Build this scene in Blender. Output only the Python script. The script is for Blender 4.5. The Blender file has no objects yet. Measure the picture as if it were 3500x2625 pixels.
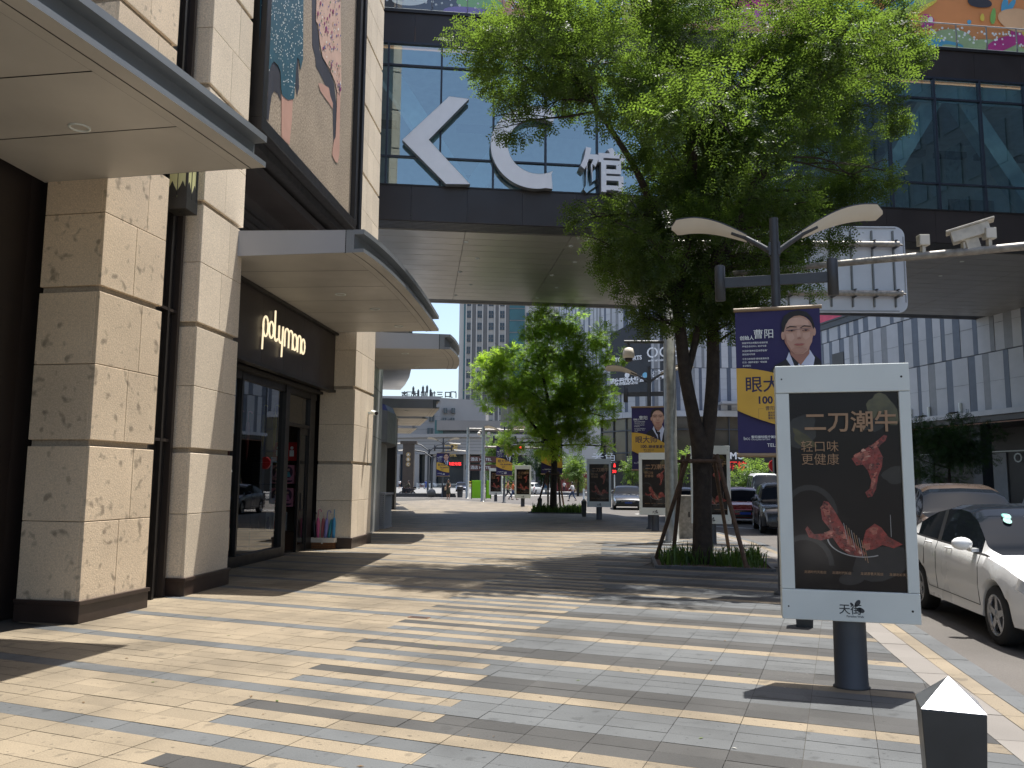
import bpy, bmesh, math, random
import numpy as np
from mathutils import Matrix, Vector

scn = bpy.context.scene
COL = scn.collection
rnd = random.Random(7)
rad = math.radians

# ---------------------------------------------------------------- camera
CF = 2790.0                                   # focal length in units of a 3500 wide picture
PITCH, ROLL, CAMH = rad(6.765), rad(0.42), 1.6
_F = Vector((0, math.cos(PITCH), math.sin(PITCH)))
_R0 = Vector((1, 0, 0)); _U0 = Vector((0, -math.sin(PITCH), math.cos(PITCH)))
_R = _R0*math.cos(ROLL) + _U0*math.sin(ROLL); _U = _U0*math.cos(ROLL) - _R0*math.sin(ROLL)
EYE = Vector((0, 0, CAMH))
cam = bpy.data.cameras.new("camera"); cam.sensor_width = 36; cam.lens = CF/3500*36
cam.clip_start = 0.05; cam.clip_end = 3000
camo = bpy.data.objects.new("camera", cam); COL.objects.link(camo)
camo.matrix_world = Matrix(((_R.x, _U.x, -_F.x, 0), (_R.y, _U.y, -_F.y, 0), (_R.z, _U.z, -_F.z, CAMH), (0, 0, 0, 1)))
scn.camera = camo

# ---------------------------------------------------------------- light
TOSUN = Vector((.17, .15, 1)).normalized()
w = bpy.data.worlds.new("World"); scn.world = w; w.use_nodes = True
nt = w.node_tree; bg = nt.nodes["Background"]
sky = nt.nodes.new("ShaderNodeTexSky"); sky.sky_type = 'NISHITA'; sky.sun_disc = False
sky.sun_elevation = math.asin(TOSUN.z); sky.sun_rotation = math.atan2(TOSUN.x, TOSUN.y)
sky.air_density = 1.0; sky.dust_density = 2.4; sky.ozone_density = 1.0
nt.links.new(sky.outputs[0], bg.inputs[0]); bg.inputs[1].default_value = 0.135
sun = bpy.data.lights.new("sun", 'SUN'); sun.energy = 5.0; sun.angle = rad(0.53); sun.color = (1, .965, .91)
suno = bpy.data.objects.new("sun", sun); COL.objects.link(suno); suno.location = (20, 20, 80)
suno.rotation_euler = TOSUN.to_track_quat('Z', 'Y').to_euler()
scn.view_settings.view_transform = 'Standard'; scn.view_settings.look = 'None'
scn.view_settings.exposure = 0.92; scn.view_settings.gamma = 1.0
scn.cycles.use_denoising = True
scn.cycles.max_bounces = 10; scn.cycles.diffuse_bounces = 4; scn.cycles.transparent_max_bounces = 16
scn.cycles.sample_clamp_indirect = 8

# ---------------------------------------------------------------- helpers
def G(px, py, z=0.0):
    "point of the ground (height z) seen at a place of the photograph"
    d = _F + _R*((px-1750)/CF) - _U*((py-1312.5)/CF)
    return EYE + d*((z-CAMH)/d.z)
def AT(px, py, Y):
    d = _F + _R*((px-1750)/CF) - _U*((py-1312.5)/CF)
    return EYE + d*(Y/d.y)

def wm(o):
    m = o.matrix_basis.copy()
    while o.parent: o = o.parent; m = o.matrix_basis @ m
    return m
def frame(x, y, deg=0, z=0):
    return Matrix.Translation((x, y, z)) @ Matrix.Rotation(rad(deg), 4, 'Z')
def tag(o, label=None, cat=None, group=None, kind=None):
    if label: o['label'] = label
    if cat: o['category'] = cat
    if group: o['group'] = group
    if kind: o['kind'] = kind
    return o
def thing(name, label, cat, loc=(0, 0, 0), rot=0, group=None):
    o = bpy.data.objects.new(name, None); COL.objects.link(o)
    o.empty_display_size = .2; o.location = loc; o.rotation_euler = (0, 0, rad(rot))
    return tag(o, label, cat, group)
def kids(o): return [c for c in bpy.data.objects if c.parent == o]
def copy_tree(o, loc=None, rot=None, label=None, parent=None):
    c = o.copy(); COL.objects.link(c)
    if parent: c.parent = parent
    if loc is not None: c.location = loc
    if rot is not None: c.rotation_euler = (0, 0, rad(rot))
    if label: c['label'] = label
    for k in kids(o): copy_tree(k, parent=c)
    return c

class MB:
    "collects faces and links them as one mesh object"
    def __init__(s, M=None):
        s.v = []; s.f = []; s.m = []; s.t = []; s.s = []; s.M = M or Matrix.Identity(4); s.tone = 1.0
    def add(s, pts, faces, m=0, smooth=False, tone=None):
        b = len(s.v); M = s.M
        s.v += [tuple(M @ Vector(p)) for p in pts]
        for f in faces:
            s.f.append([b+i for i in f]); s.m.append(m); s.s.append(smooth); s.t.append(s.tone if tone is None else tone)
        return s
    def box(s, x0, x1, y0, y1, z0, z1, m=0, tone=None):
        p = [(x0,y0,z0),(x1,y0,z0),(x1,y1,z0),(x0,y1,z0),(x0,y0,z1),(x1,y0,z1),(x1,y1,z1),(x0,y1,z1)]
        return s.add(p, [(3,2,1,0),(4,5,6,7),(0,1,5,4),(1,2,6,5),(2,3,7,6),(3,0,4,7)], m, False, tone)
    def quad(s, a, b, c, d, m=0, tone=None): return s.add([a,b,c,d], [(0,1,2,3)], m, False, tone)
    def poly(s, pts, m=0, tone=None): return s.add(pts, [tuple(range(len(pts)))], m, False, tone)
    def prism(s, pl, a, b, ax='z', m=0, smooth=False, cap=True):
        n = len(pl)
        if ax == 'z': L = lambda p, h: (p[0], p[1], h)
        elif ax == 'y': L = lambda p, h: (p[0], h, p[1])
        else: L = lambda p, h: (h, p[0], p[1])
        pts = [L(p, a) for p in pl] + [L(p, b) for p in pl]
        s.add(pts, [(i, (i+1) % n, n+(i+1) % n, n+i) for i in range(n)], m, smooth)
        if cap: s.add(pts, [tuple(range(n))[::-1], tuple(range(n, 2*n))], m)
        return s
    def tube(s, pts, r, n=8, m=0, cap=True, flat=1.0, up=(0, 0, 1)):
        P = [Vector(p) for p in pts]; k = len(P)
        if not isinstance(r, (list, tuple)): r = [r]*k
        out = []; ref = Vector(up)
        for i in range(k):
            d = (P[min(i+1, k-1)] - P[max(i-1, 0)]).normalized()
            rf = ref if abs(d.dot(ref)) < .95 else Vector((1, 0, 0)) if abs(d.x) < .9 else Vector((0, 1, 0))
            a = d.cross(rf).normalized(); b = a.cross(d)
            for j in range(n):
                t = 2*math.pi*j/n; out.append(P[i] + a*(r[i]*math.cos(t)) + b*(r[i]*flat*math.sin(t)))
        F = [(i*n+j, i*n+(j+1) % n, (i+1)*n+(j+1) % n, (i+1)*n+j) for i in range(k-1) for j in range(n)]
        s.add(out, F, m, n > 5)
        if cap: s.add(out, [tuple(range(n))[::-1], tuple(range((k-1)*n, k*n))], m)
        return s
    def lathe(s, prof, n=16, m=0, smooth=True, cx=0, cy=0, cap=True):
        pts = [(cx+r*math.cos(2*math.pi*j/n), cy+r*math.sin(2*math.pi*j/n), z) for r, z in prof for j in range(n)]
        k = len(prof)
        s.add(pts, [(i*n+j, i*n+(j+1) % n, (i+1)*n+(j+1) % n, (i+1)*n+j) for i in range(k-1) for j in range(n)], m, smooth)
        if cap: s.add(pts, [tuple(range(n))[::-1], tuple(range((k-1)*n, k*n))], m)
        return s
    def ball(s, c, rx, ry=None, rz=None, n=12, k=8, m=0, zmin=-1):
        ry = ry or rx; rz = rz or rx
        pts = []; 
        for i in range(k+1):
            t = math.pi*(i/k) ; z = max(math.cos(t), zmin)
            for j in range(n): pts.append((c[0]+rx*math.sin(t)*math.cos(2*math.pi*j/n), c[1]+ry*math.sin(t)*math.sin(2*math.pi*j/n), c[2]+rz*z))
        return s.add(pts, [((i+1)*n+j, (i+1)*n+(j+1) % n, i*n+(j+1) % n, i*n+j) for i in range(k) for j in range(n)], m, True)
    def text(s, body, size, M, m=0, depth=0.0, bold=0.0, align='LEFT', sx=1.0):
        v, f = glyphs(body, bold, align, depth/size/2)
        b = s.M; s.M = b @ M @ Matrix.Diagonal((size*sx, size, size if depth else 1, 1))
        s.add(v, f, m); s.M = b
        return s
    def build(s, name, mats, parent=None, world=False, bevel=0, weld=0):
        me = bpy.data.meshes.new(name)
        V = s.v
        if world and parent:
            I = wm(parent).inverted(); V = [tuple(I @ Vector(p)) for p in V]
        me.from_pydata(V, [], s.f)
        if not isinstance(mats, (list, tuple)): mats = [mats]
        for x in mats: me.materials.append(x)
        me.polygons.foreach_set('material_index', s.m); me.polygons.foreach_set('use_smooth', s.s)
        a = me.attributes.new('tone', 'FLOAT', 'FACE'); a.data.foreach_set('value', s.t)
        if weld:
            bm = bmesh.new(); bm.from_mesh(me); bmesh.ops.remove_doubles(bm, verts=bm.verts, dist=1e-4); bm.to_mesh(me); bm.free(); me.set_sharp_from_angle(angle=rad(weld))
        me.update()
        o = bpy.data.objects.new(name, me); COL.objects.link(o)
        if parent: o.parent = parent
        if bevel:
            b = o.modifiers.new('bevel', 'BEVEL'); b.width = bevel; b.segments = 2; b.limit_method = 'ANGLE'; b.angle_limit = rad(35)
        return o

_gl = {}
def glyphs(body, bold, align, ext):
    k = (body, bold, align, round(ext, 4))
    if k not in _gl:
        c = bpy.data.curves.new('t', 'FONT'); c.body = body; c.size = 1; c.offset = bold; c.extrude = ext; c.align_x = align
        c.resolution_u = 3
        o = bpy.data.objects.new('t', c); me = o.to_mesh()
        _gl[k] = ([tuple(x.co) for x in me.vertices], [tuple(p.vertices) for p in me.polygons])
        o.to_mesh_clear(); bpy.data.objects.remove(o); bpy.data.curves.remove(c)
    return _gl[k]
UPR = Matrix.Rotation(rad(90), 4, 'X')         # writing that stands upright and faces -y
def wr(x, y, z): return Matrix.Translation((x, y, z)) @ UPR

# ---------------------------------------------------------------- materials
def mat(name, col, rough=.6, metal=0, var=.12, vs=3.0, bump=0, bs=60, spec=.5, coat=0, emit=None, es=0, speck=0, sscale=150, stain=0, tone=True, dirt=0):
    m = bpy.data.materials.new(name); m.use_nodes = True
    n = m.node_tree.nodes; L = m.node_tree.links; p = n['Principled BSDF']
    p.inputs['Roughness'].default_value = rough; p.inputs['Metallic'].default_value = metal
    p.inputs['Specular IOR Level'].default_value = spec; p.inputs['Coat Weight'].default_value = coat
    p.inputs['Coat Roughness'].default_value = .03
    tc = n.new('ShaderNodeTexCoord')
    def noise(sc, det=5):
        x = n.new('ShaderNodeTexNoise'); x.inputs['Scale'].default_value = sc; x.inputs['Detail'].default_value = det
        L.new(tc.outputs['Object'], x.inputs['Vector']); return x
    at = n.new('ShaderNodeAttribute'); at.attribute_name = 'tone'
    val = at.outputs['Fac']
    if not tone:
        vn = n.new('ShaderNodeValue'); vn.outputs[0].default_value = 1; val = vn.outputs[0]
    def mul(a, fac_src, lo, hi):
        r = n.new('ShaderNodeMapRange'); r.inputs[1].default_value = .3; r.inputs[2].default_value = .7
        r.inputs[3].default_value = lo; r.inputs[4].default_value = hi; L.new(fac_src, r.inputs[0])
        q = n.new('ShaderNodeMath'); q.operation = 'MULTIPLY'; L.new(a, q.inputs[0]); L.new(r.outputs[0], q.inputs[1]); return q.outputs[0]
    if var: val = mul(val, noise(vs).outputs[0], 1-var, 1+var)
    if speck: val = mul(val, noise(sscale, 2).outputs[0], 1-speck, 1+speck)
    if dirt:
        for sc, dt, lo, hi, amt in ((.9, 7, .48, .66, dirt), (5.5, 2, .64, .70, dirt*.9), (23, 1, .69, .73, dirt*1.4)):
            x = noise(sc, dt); r = n.new('ShaderNodeMapRange'); r.inputs[1].default_value = lo; r.inputs[2].default_value = hi
            r.inputs[3].default_value = 1; r.inputs[4].default_value = 1-amt; L.new(x.outputs[0], r.inputs[0])
            q = n.new('ShaderNodeMath'); q.operation = 'MULTIPLY'; L.new(val, q.inputs[0]); L.new(r.outputs[0], q.inputs[1]); val = q.outputs[0]
    if stain:
        x = noise(7.5, 1.2); r = n.new('ShaderNodeMapRange'); r.inputs[1].default_value = .61; r.inputs[2].default_value = .74
        r.inputs[3].default_value = 1; r.inputs[4].default_value = 1-stain; L.new(x.outputs[0], r.inputs[0])
        q = n.new('ShaderNodeMath'); q.operation = 'MULTIPLY'; L.new(val, q.inputs[0]); L.new(r.outputs[0], q.inputs[1]); val = q.outputs[0]
    mx = n.new('ShaderNodeMix'); mx.data_type = 'RGBA'; mx.blend_type = 'MULTIPLY'; mx.inputs[0].default_value = 1
    mx.inputs[6].default_value = (*col, 1); L.new(val, mx.inputs[7]); L.new(mx.outputs[2], p.inputs['Base Color'])
    if bump:
        b = n.new('ShaderNodeBump'); b.inputs['Strength'].default_value = bump; b.inputs['Distance'].default_value = .02
        L.new(noise(bs, 4).outputs[0], b.inputs['Height']); L.new(b.outputs[0], p.inputs['Normal'])
    if rough > .15 and var:
        r = n.new('ShaderNodeMapRange'); r.inputs[3].default_value = max(0, rough-.12); r.inputs[4].default_value = min(1, rough+.12)
        L.new(noise(vs*2.3, 3).outputs[0], r.inputs[0]); L.new(r.outputs[0], p.inputs['Roughness'])
    if emit: p.inputs['Emission Color'].default_value = (*emit, 1); p.inputs['Emission Strength'].default_value = es
    return m
def glass(name, tint=(.8, .85, .85), refl=(1, 1, 1), rough=.0, f0=.08):
    m = bpy.data.materials.new(name); m.use_nodes = True
    n = m.node_tree.nodes; L = m.node_tree.links; n.remove(n['Principled BSDF']); out = n['Material Output']
    t = n.new('ShaderNodeBsdfTransparent'); t.inputs[0].default_value = (*tint, 1)
    g = n.new('ShaderNodeBsdfGlossy'); g.inputs['Roughness'].default_value = rough; g.inputs[0].default_value = (*refl, 1)
    lw = n.new('ShaderNodeFresnel'); lw.inputs[0].default_value = 1.5
    r = n.new('ShaderNodeMapRange'); r.inputs[1].default_value = .04; r.inputs[2].default_value = 1; r.inputs[3].default_value = f0; r.inputs[4].default_value = 1
    L.new(lw.outputs[0], r.inputs[0])
    x = n.new('ShaderNodeMixShader'); L.new(r.outputs[0], x.inputs[0]); L.new(t.outputs[0], x.inputs[1]); L.new(g.outputs[0], x.inputs[2])
    L.new(x.outputs[0], out.inputs[0]); return m
def leafmat(name, col, tcol, tr=.45):
    m = bpy.data.materials.new(name); m.use_nodes = True
    n = m.node_tree.nodes; L = m.node_tree.links; n.remove(n['Principled BSDF']); out = n['Material Output']
    at = n.new('ShaderNodeAttribute'); at.attribute_name = 'tone'
    def tinted(c):
        mx = n.new('ShaderNodeMix'); mx.data_type = 'RGBA'; mx.blend_type = 'MULTIPLY'; mx.inputs[0].default_value = 1
        mx.inputs[6].default_value = (*c, 1); L.new(at.outputs['Fac'], mx.inputs[7]); return mx.outputs[2]
    d = n.new('ShaderNodeBsdfDiffuse'); L.new(tinted(col), d.inputs[0])
    t = n.new('ShaderNodeBsdfTranslucent'); L.new(tinted(tcol), t.inputs[0])
    g = n.new('ShaderNodeBsdfGlossy'); g.inputs['Roughness'].default_value = .45; g.inputs[0].default_value = (.5, .5, .5, 1)
    x = n.new('ShaderNodeMixShader'); x.inputs[0].default_value = tr; L.new(d.outputs[0], x.inputs[1]); L.new(t.outputs[0], x.inputs[2])
    y = n.new('ShaderNodeMixShader'); y.inputs[0].default_value = .05; L.new(x.outputs[0], y.inputs[1]); L.new(g.outputs[0], y.inputs[2])
    L.new(y.outputs[0], out.inputs[0]); return m

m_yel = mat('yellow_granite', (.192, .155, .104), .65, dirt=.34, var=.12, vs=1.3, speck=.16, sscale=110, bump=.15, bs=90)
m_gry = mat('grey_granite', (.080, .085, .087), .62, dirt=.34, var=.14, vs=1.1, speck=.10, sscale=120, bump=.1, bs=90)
m_drk = mat('dark_granite', (.040, .039, .037), .6, dirt=.2, var=.16, vs=1.3, speck=.14, sscale=120, bump=.1, bs=90)
m_joint = mat('joint_grout', (.06, .055, .045), .9)
m_stone = mat('beige_stone', (.69, .585, .445), .75, var=.08, vs=.9, speck=.20, sscale=60, bump=.16, bs=55)
m_stoneS = mat('stained_stone', (.66, .53, .375), .75, var=.10, vs=.9, speck=.16, sscale=70, bump=.18, bs=55, stain=.5)
m_plinth = mat('brown_plinth', (.045, .03, .024), .35, var=.2)
m_black = mat('black_metal', (.014, .012, .011), .4, var=.2)
m_brown = mat('dark_brown_panel', (.030, .023, .020), .42, var=.15, vs=.6)
m_soff = mat('aluminium_soffit', (.46, .435, .39), .48, metal=.08, var=.10, vs=.9)
m_alu = mat('blue_grey_metal', (.20, .215, .225), .5, metal=.25, var=.12, vs=1)
m_alul = mat('light_grey_metal', (.36, .365, .38), .45, metal=.3, var=.06, vs=.8)
m_chrome = mat('polished_steel', (.75, .75, .75), .12, metal=1, var=.05)
m_white = mat('white_paint', (.62, .66, .63), .4, var=.05, vs=2)
m_lampg = mat('lamp_grey_paint', (.045, .049, .055), .5, var=.12, vs=4)
m_galv = mat('galvanised_steel', (.30, .30, .27), .42, metal=.55, var=.18, vs=6)
m_galvb = mat('weathered_pipe', (.30, .28, .25), .5, metal=.4, var=.3, vs=9)
m_cream = mat('cream_diffuser', (.64, .59, .50), .5, var=.04)
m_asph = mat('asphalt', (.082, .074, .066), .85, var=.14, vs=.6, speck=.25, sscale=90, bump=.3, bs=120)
m_conc = mat('concrete', (.17, .167, .16), .8, var=.10, vs=.4, speck=.1, sscale=60)
m_soil = mat('soil', (.07, .045, .03), .95, var=.3, vs=9, bump=.6, bs=40)
m_glassd = glass('shop_glass', (.55, .58, .58), (1, 1, 1), 0, .14)
m_glassb = glass('bridge_glass', (.42, .62, .68), (.84, 1, 1), 0, .33)
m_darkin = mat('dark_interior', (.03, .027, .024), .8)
m_whitel = mat('white_line', (.6, .6, .58), .7, var=.2, vs=3)
m_red = mat('red_paint', (.45, .02, .02), .4)
# ================================================================ ground, road, paving
KERB = [(1.75,-4),(2.95,1.7),(3.92,6.44),(4.62,9.63),(5.62,14.5),(6.35,18.5),(6.75,22.5),(6.72,27),(6.15,33),(5.1,40),(3.4,48),(1.2,56),(-1.6,63),(-6,70),(-14,77),(-40,84)]
RZ = -.12
def kx(y):
    for (x0, y0), (x1, y1) in zip(KERB, KERB[1:]):
        if y0 <= y <= y1: return x0+(x1-x0)*(y-y0)/(y1-y0), ((x1-x0), (y1-y0)), (x0, y0)
    return (1.7, (1, 5), KERB[0]) if y < -4 else (-60, (-20, 5), KERB[-1])
b = MB(); b.quad((-1500,-300,-.2),(1500,-300,-.2),(1500,2500,-.2),(-1500,2500,-.2))
tag(b.build('ground', m_conc), kind='structure')
b = MB()
b.poly([(x, y, RZ) for x, y in KERB] + [(-90,92,RZ),(-120,330,RZ),(140,330,RZ),(30,118,RZ),(21,104,RZ),(17,92,RZ),(18,66,RZ),(21.5,44,RZ),(26,20,RZ),(31,-6,RZ)])
tag(b.build('road', m_asph), kind='structure')
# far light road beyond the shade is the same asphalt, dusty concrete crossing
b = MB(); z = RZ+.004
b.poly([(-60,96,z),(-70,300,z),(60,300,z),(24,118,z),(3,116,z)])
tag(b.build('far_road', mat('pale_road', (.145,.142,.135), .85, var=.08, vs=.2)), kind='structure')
# pavement base below the tiles
b = MB(); b.poly([(x-.02, y, -.014) for x, y in KERB] + [(-60,84,-.014),(-60,-4,-.014)])
tag(b.build('ground_under_pavement', m_joint), kind='structure')
# kerb band: bedding strip, yellow strip, kerb stones with a real step
def kpt(i, off):
    x, y = KERB[i]; a = KERB[max(i-1, 0)]; c = KERB[min(i+1, len(KERB)-1)]
    d = Vector((c[0]-a[0], c[1]-a[1])).normalized(); return (x-d.y*off, y+d.x*off)
b = MB()
rk = random.Random(5)
for i in range(len(KERB)-1):
    A, B = KERB[i], KERB[i+1]; Ln = math.dist(A, B); n = max(1, int(Ln/.6))
    for k in range(n):
        for (o0, o1, m) in ((0, .20, 0), (.206, .36, 1), (.366, .62, 2)):
            def P(off, t):
                p, q = kpt(i, off), kpt(i+1, off); return (p[0]+(q[0]-p[0])*t, p[1]+(q[1]-p[1])*t)
            t0, t1 = (k+.006)/n, (k+.994)/n
            z = rk.uniform(-.001, .001)
            pts = [P(o0, t0), P(o0, t1), P(o1, t1), P(o1, t0)]
            tn = rk.uniform(.9, 1.1)
            b.poly([(*p, z) for p in pts], m, tn)
            if m == 0: b.poly([(*P(0, t0), RZ-.02), (*P(0, t1), RZ-.02), (*P(0, t1), z), (*P(0, t0), z)], 0, tn)
tag(b.build('kerb', [m_gry, m_yel, mat('brown_grey_granite', (.16,.146,.13), .65, var=.12, vs=1, speck=.1)]), kind='structure')
# tiles: rows across the pavement, coloured as laid
TH = .3813; TA, TB = .19336, .41472; TO = Vector((1.754, 9.546))
tv = Vector((-math.sin(TH), -math.cos(TH))); tu = Vector((math.cos(TH), -math.sin(TH)))
BED1 = [(2.69,15.54),(4.80,15.04),(5.2,16.95),(2.95,17.5)]
BED2 = [(.85,41.3),(3.6,40.9),(3.9,43.4),(1.1,43.8)]
def inside(p, q):
    return all((q[(i+1) % 4][0]-q[i][0])*(p[1]-q[i][1]) - (q[(i+1) % 4][1]-q[i][1])*(p[0]-q[i][0]) > -.03 for i in range(4))
jL = lambda i: float(np.interp(i, [-60,-8.6,-2.4,5.9,10.3,17,23,29,50], [-11,-7.57,-7.29,-6.76,-6.35,-5.6,-5.1,-4.42,-2.4]))
jR = lambda i: float(np.interp(i, [-90,-30.6,-23.3,-15.2,-11.5,-5,8,13.4,15.6,19.8,21.9,26,50], [-13,-5.95,-4.82,-3.61,-3.2,-3.02,-2.95,-2.55,-2.13,-1.82,-1.54,-.89,3]))
b = MB(); rt = random.Random(11)
for i in range(-400, 62):
    gap0 = rt.choice([.002,.002,.003,.003,.004,.006]); gap1 = .002; r = i % 6
    lo, hi = jL(i)+rt.uniform(-.15,.15), jR(i)+rt.uniform(-.1,.1)
    off = rt.choice([0, 0, .5]) if r != 0 else 0
    j0, j1 = -70, 26
    cuts = []; j = j0
    xL = None
    edges = sorted(set([float(k) for k in range(j0, j1)] + ([lo] if r in (1, 5) else []) + ([hi] if r in (2, 4) else [])))
    for e0, e1 in zip(edges, edges[1:]):
        if e1-e0 < .12 and len(cuts): pass
        c = (e0+e1)/2
        p = TO + tv*TA*(i+.5) + tu*TB*c
        if p.y < -3.5 or p.y > 83 or p.x < -50: continue
        xk, d, a = kx(p.y)
        if p.x > xk + .3 or p.x < -5.3 - max(0, p.y-10)*.25 - (1.6 if 12 < p.y < 20 else 0) - max(0, p.y-45)*.8: continue
        if inside((p.x, p.y), BED1) or inside((p.x, p.y), BED2): continue
        g = .0018
        q = [TO + tv*(TA*i+gap0) + tu*(TB*e0+g), TO + tv*(TA*(i+1)-gap1) + tu*(TB*e0+g), TO + tv*(TA*(i+1)-gap1) + tu*(TB*e1-g), TO + tv*(TA*i+gap0) + tu*(TB*e1-g)]
        # clip at the kerb band
        dl = math.hypot(*d); nx, ny = d[1]/dl, -d[0]/dl
        sd = [(v.x-a[0])*nx+(v.y-a[1])*ny+.626 for v in q]
        if min(sd) > 0: continue
        if max(sd) > 0:
            o = []
            for k in range(4):
                A, B, sa, sb = q[k], q[(k+1) % 4], sd[k], sd[(k+1) % 4]
                if sa <= 0: o.append(A)
                if (sa <= 0) != (sb <= 0): o.append(A + (B-A)*(sa/(sa-sb)))
            q = o
            if len(q) < 3: continue
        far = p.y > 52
        if r == 0: m = 0
        elif r == 1: m = 1 if c > lo else 0
        elif r == 2: m = 0 if c < hi else 1
        elif r == 3: m = 1
        elif r == 4: m = 0 if c < hi else 2
        else: m = 2 if c > lo else 0
        if i < -62 and m and c < lo + 4 + (i+62)*.02: m = 0 if r != 3 else 1
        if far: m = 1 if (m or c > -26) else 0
        z = rt.uniform(-.0012, .0012)
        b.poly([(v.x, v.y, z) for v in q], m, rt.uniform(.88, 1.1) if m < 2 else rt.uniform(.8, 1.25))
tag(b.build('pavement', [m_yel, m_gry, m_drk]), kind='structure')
# road markings
b = MB(); z = RZ+.006
for (p, q, wd) in ((G(2440,1800,RZ), G(2600,1808,RZ), .12), (G(3000,1900,RZ), G(3450,2010,RZ), .0)):
    if wd:
        d = (q-p).normalized(); nn = Vector((-d.y, d.x, 0))*wd
        b.quad(tuple((p+nn)[:2])+(z,), tuple((p-nn)[:2])+(z,), tuple((q-nn)[:2])+(z,), tuple((q+nn)[:2])+(z,))
for k in range(9):
    x = -3+k*1.0; b.quad((x,96,z),(x+.45,96,z),(x+2.2,101,z),(x+1.75,101,z))
b.quad((6.6,44,z),(11.5,43,z),(11.6,43.4,z),(6.7,44.4,z))
tag(b.build('road_marking', m_whitel), kind='structure')
# far pavement on the other side with a real step
b = MB(); b.prism([(5.0,116),(30,114),(60,180),(60,240),(-20,240),(-4,150)], RZ+.004, .0, m=0)
tag(b.build('far_pavement', m_conc), kind='structure')
b = MB(); b.prism([(17.4,92),(18.4,66),(21.9,44),(26.4,20),(31.4,-6),(46,-6),(36,30),(26,62),(25,95)], RZ+.004, .02, m=0)
tag(b.build('mall_pavement', m_conc), kind='structure')
# ================================================================ stone mall building on the left
mall = thing('mall_building', 'beige stone mall building with dark metal bays and grey canopies beside the pavement', 'building', (-4.8, 12, 0))
def fac(x, y, phi): return frame(x, y, -phi)         # local +x out to the street, +y along the front away from us
def pillar(x, y, phi, L, D, z1, stained=False, joints=(.5, .66)):
    b = MB(fac(x, y, phi)); r = random.Random(int(x*100))
    k = 0; z = .24
    b.box(-D, -.055, .055, L-.055, .0, z1, 1, .55)
    while z < z1:
        for a, c in ((z, z+.865), (z+.872, z+1.715)):
            c = min(c, z1)
            st = .006
            f = joints[k % 2]*L; k += 1
            cuts = [0, f, L] if len(joints) == 2 else [0, L*.30, L*.62, L]
            for y0, y1 in zip(cuts, cuts[1:]):
                b.box(-.05, r.uniform(-.001, .001), y0+(.002 if y0 else 0), y1-(.002 if y1 < L else 0), a, c, 0, r.uniform(.9, 1.08))
            t = r.uniform(.92, 1.05)
            b.box(-D, -.052, 0, .05, a, c, 2, t); b.box(-D, -.052, L-.05, L, a, c, 0, t)
        z += 1.79
    p = b.build('stone_pillar', [m_stone, m_stone, m_stoneS if stained else m_stone] if not stained else [m_stoneS, m_stone, m_stoneS], mall, True, bevel=.006)
    q = MB(fac(x, y, phi)); q.box(-D, .025, -.025, L+.02, 0, .2); q.box(-D, .04, -.04, L+.035, .2, .245)
    q.build('plinth', m_plinth, p, True, bevel=.004)
    return p
pillar(-4.77, 9.25, 10.5, 1.19, .80, 24, True)
pillar(-4.48, 11.43, 6.0, 1.33, .75, 24)
pillar(-3.74, 19.36, 3.8, 1.90, .85, 24, joints=(.3, .62, 1))
# mass behind the bays
b = MB()
b.prism([(-16,-8),(-7.2,-8),(-6.3,2),(-5.75,9.4),(-5.5,10.6),(-5.25,12.9),(-6.9,13.0),(-6.4,19.4),(-4.75,19.5),(-4.5,21.2),(-16,21.2)], 3.66, 24, m=0)
b.prism([(-16,-8),(-7.2,-8),(-6.3,2),(-5.75,9.4),(-5.5,10.6),(-5.25,12.9),(-8.6,13.0),(-8.6,12.0),(-16,12)], 0, 3.66, m=0)
b.build('wall', m_brown, mall, True)
# dark glazed strip between the first two pillars
b = MB(fac(-4.55, 10.41, 4.3))
b.box(-.5, -.30, -.02, 1.05, 0, 24, 0)
for y in (.28, .62): b.box(-.31, -.24, y, y+.05, 0, 24, 0)
b.box(-.31, -.22, .86, .93, 0, 24, 1)
for z in (2.1, 3.9, 6.1, 9.2): b.box(-.31, -.245, 0, .86, z, z+.04, 1)
b.build('glazing_strip', [m_black, m_brown], mall, True)
# shop bay left of the first pillar
b = MB(fac(-5.56, 9.35, 8))
b.box(-.7, -.35, -9, -.0, 3.55, 5.1, 0); b.box(-.36, -.30, -9, 0, 3.5, 3.62, 1)
b.box(-.44, -.36, -.32, -.02, 0, 3.55, 1); b.box(-.36, -.33, -.06, -.02, .1, 3.55, 2)
b.box(-.44, -.36, -2.2, -2.1, 0, 3.55, 1); b.box(-.43, -.37, -9, -.3, .0, .18, 1)
sf = b.build('shop_front', [m_brown, m_black, m_alul], mall, True)
b = MB(fac(-5.56, 9.35, 8)); b.quad((-.40,-2.1,.18),(-.40,-.32,.18),(-.40,-.32,3.55),(-.40,-2.1,3.55)); b.quad((-.40,-6,.18),(-.40,-2.2,.18),(-.40,-2.2,3.55),(-.40,-6,3.55))
b.build('window_pane', m_glassd, sf, True)

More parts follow.
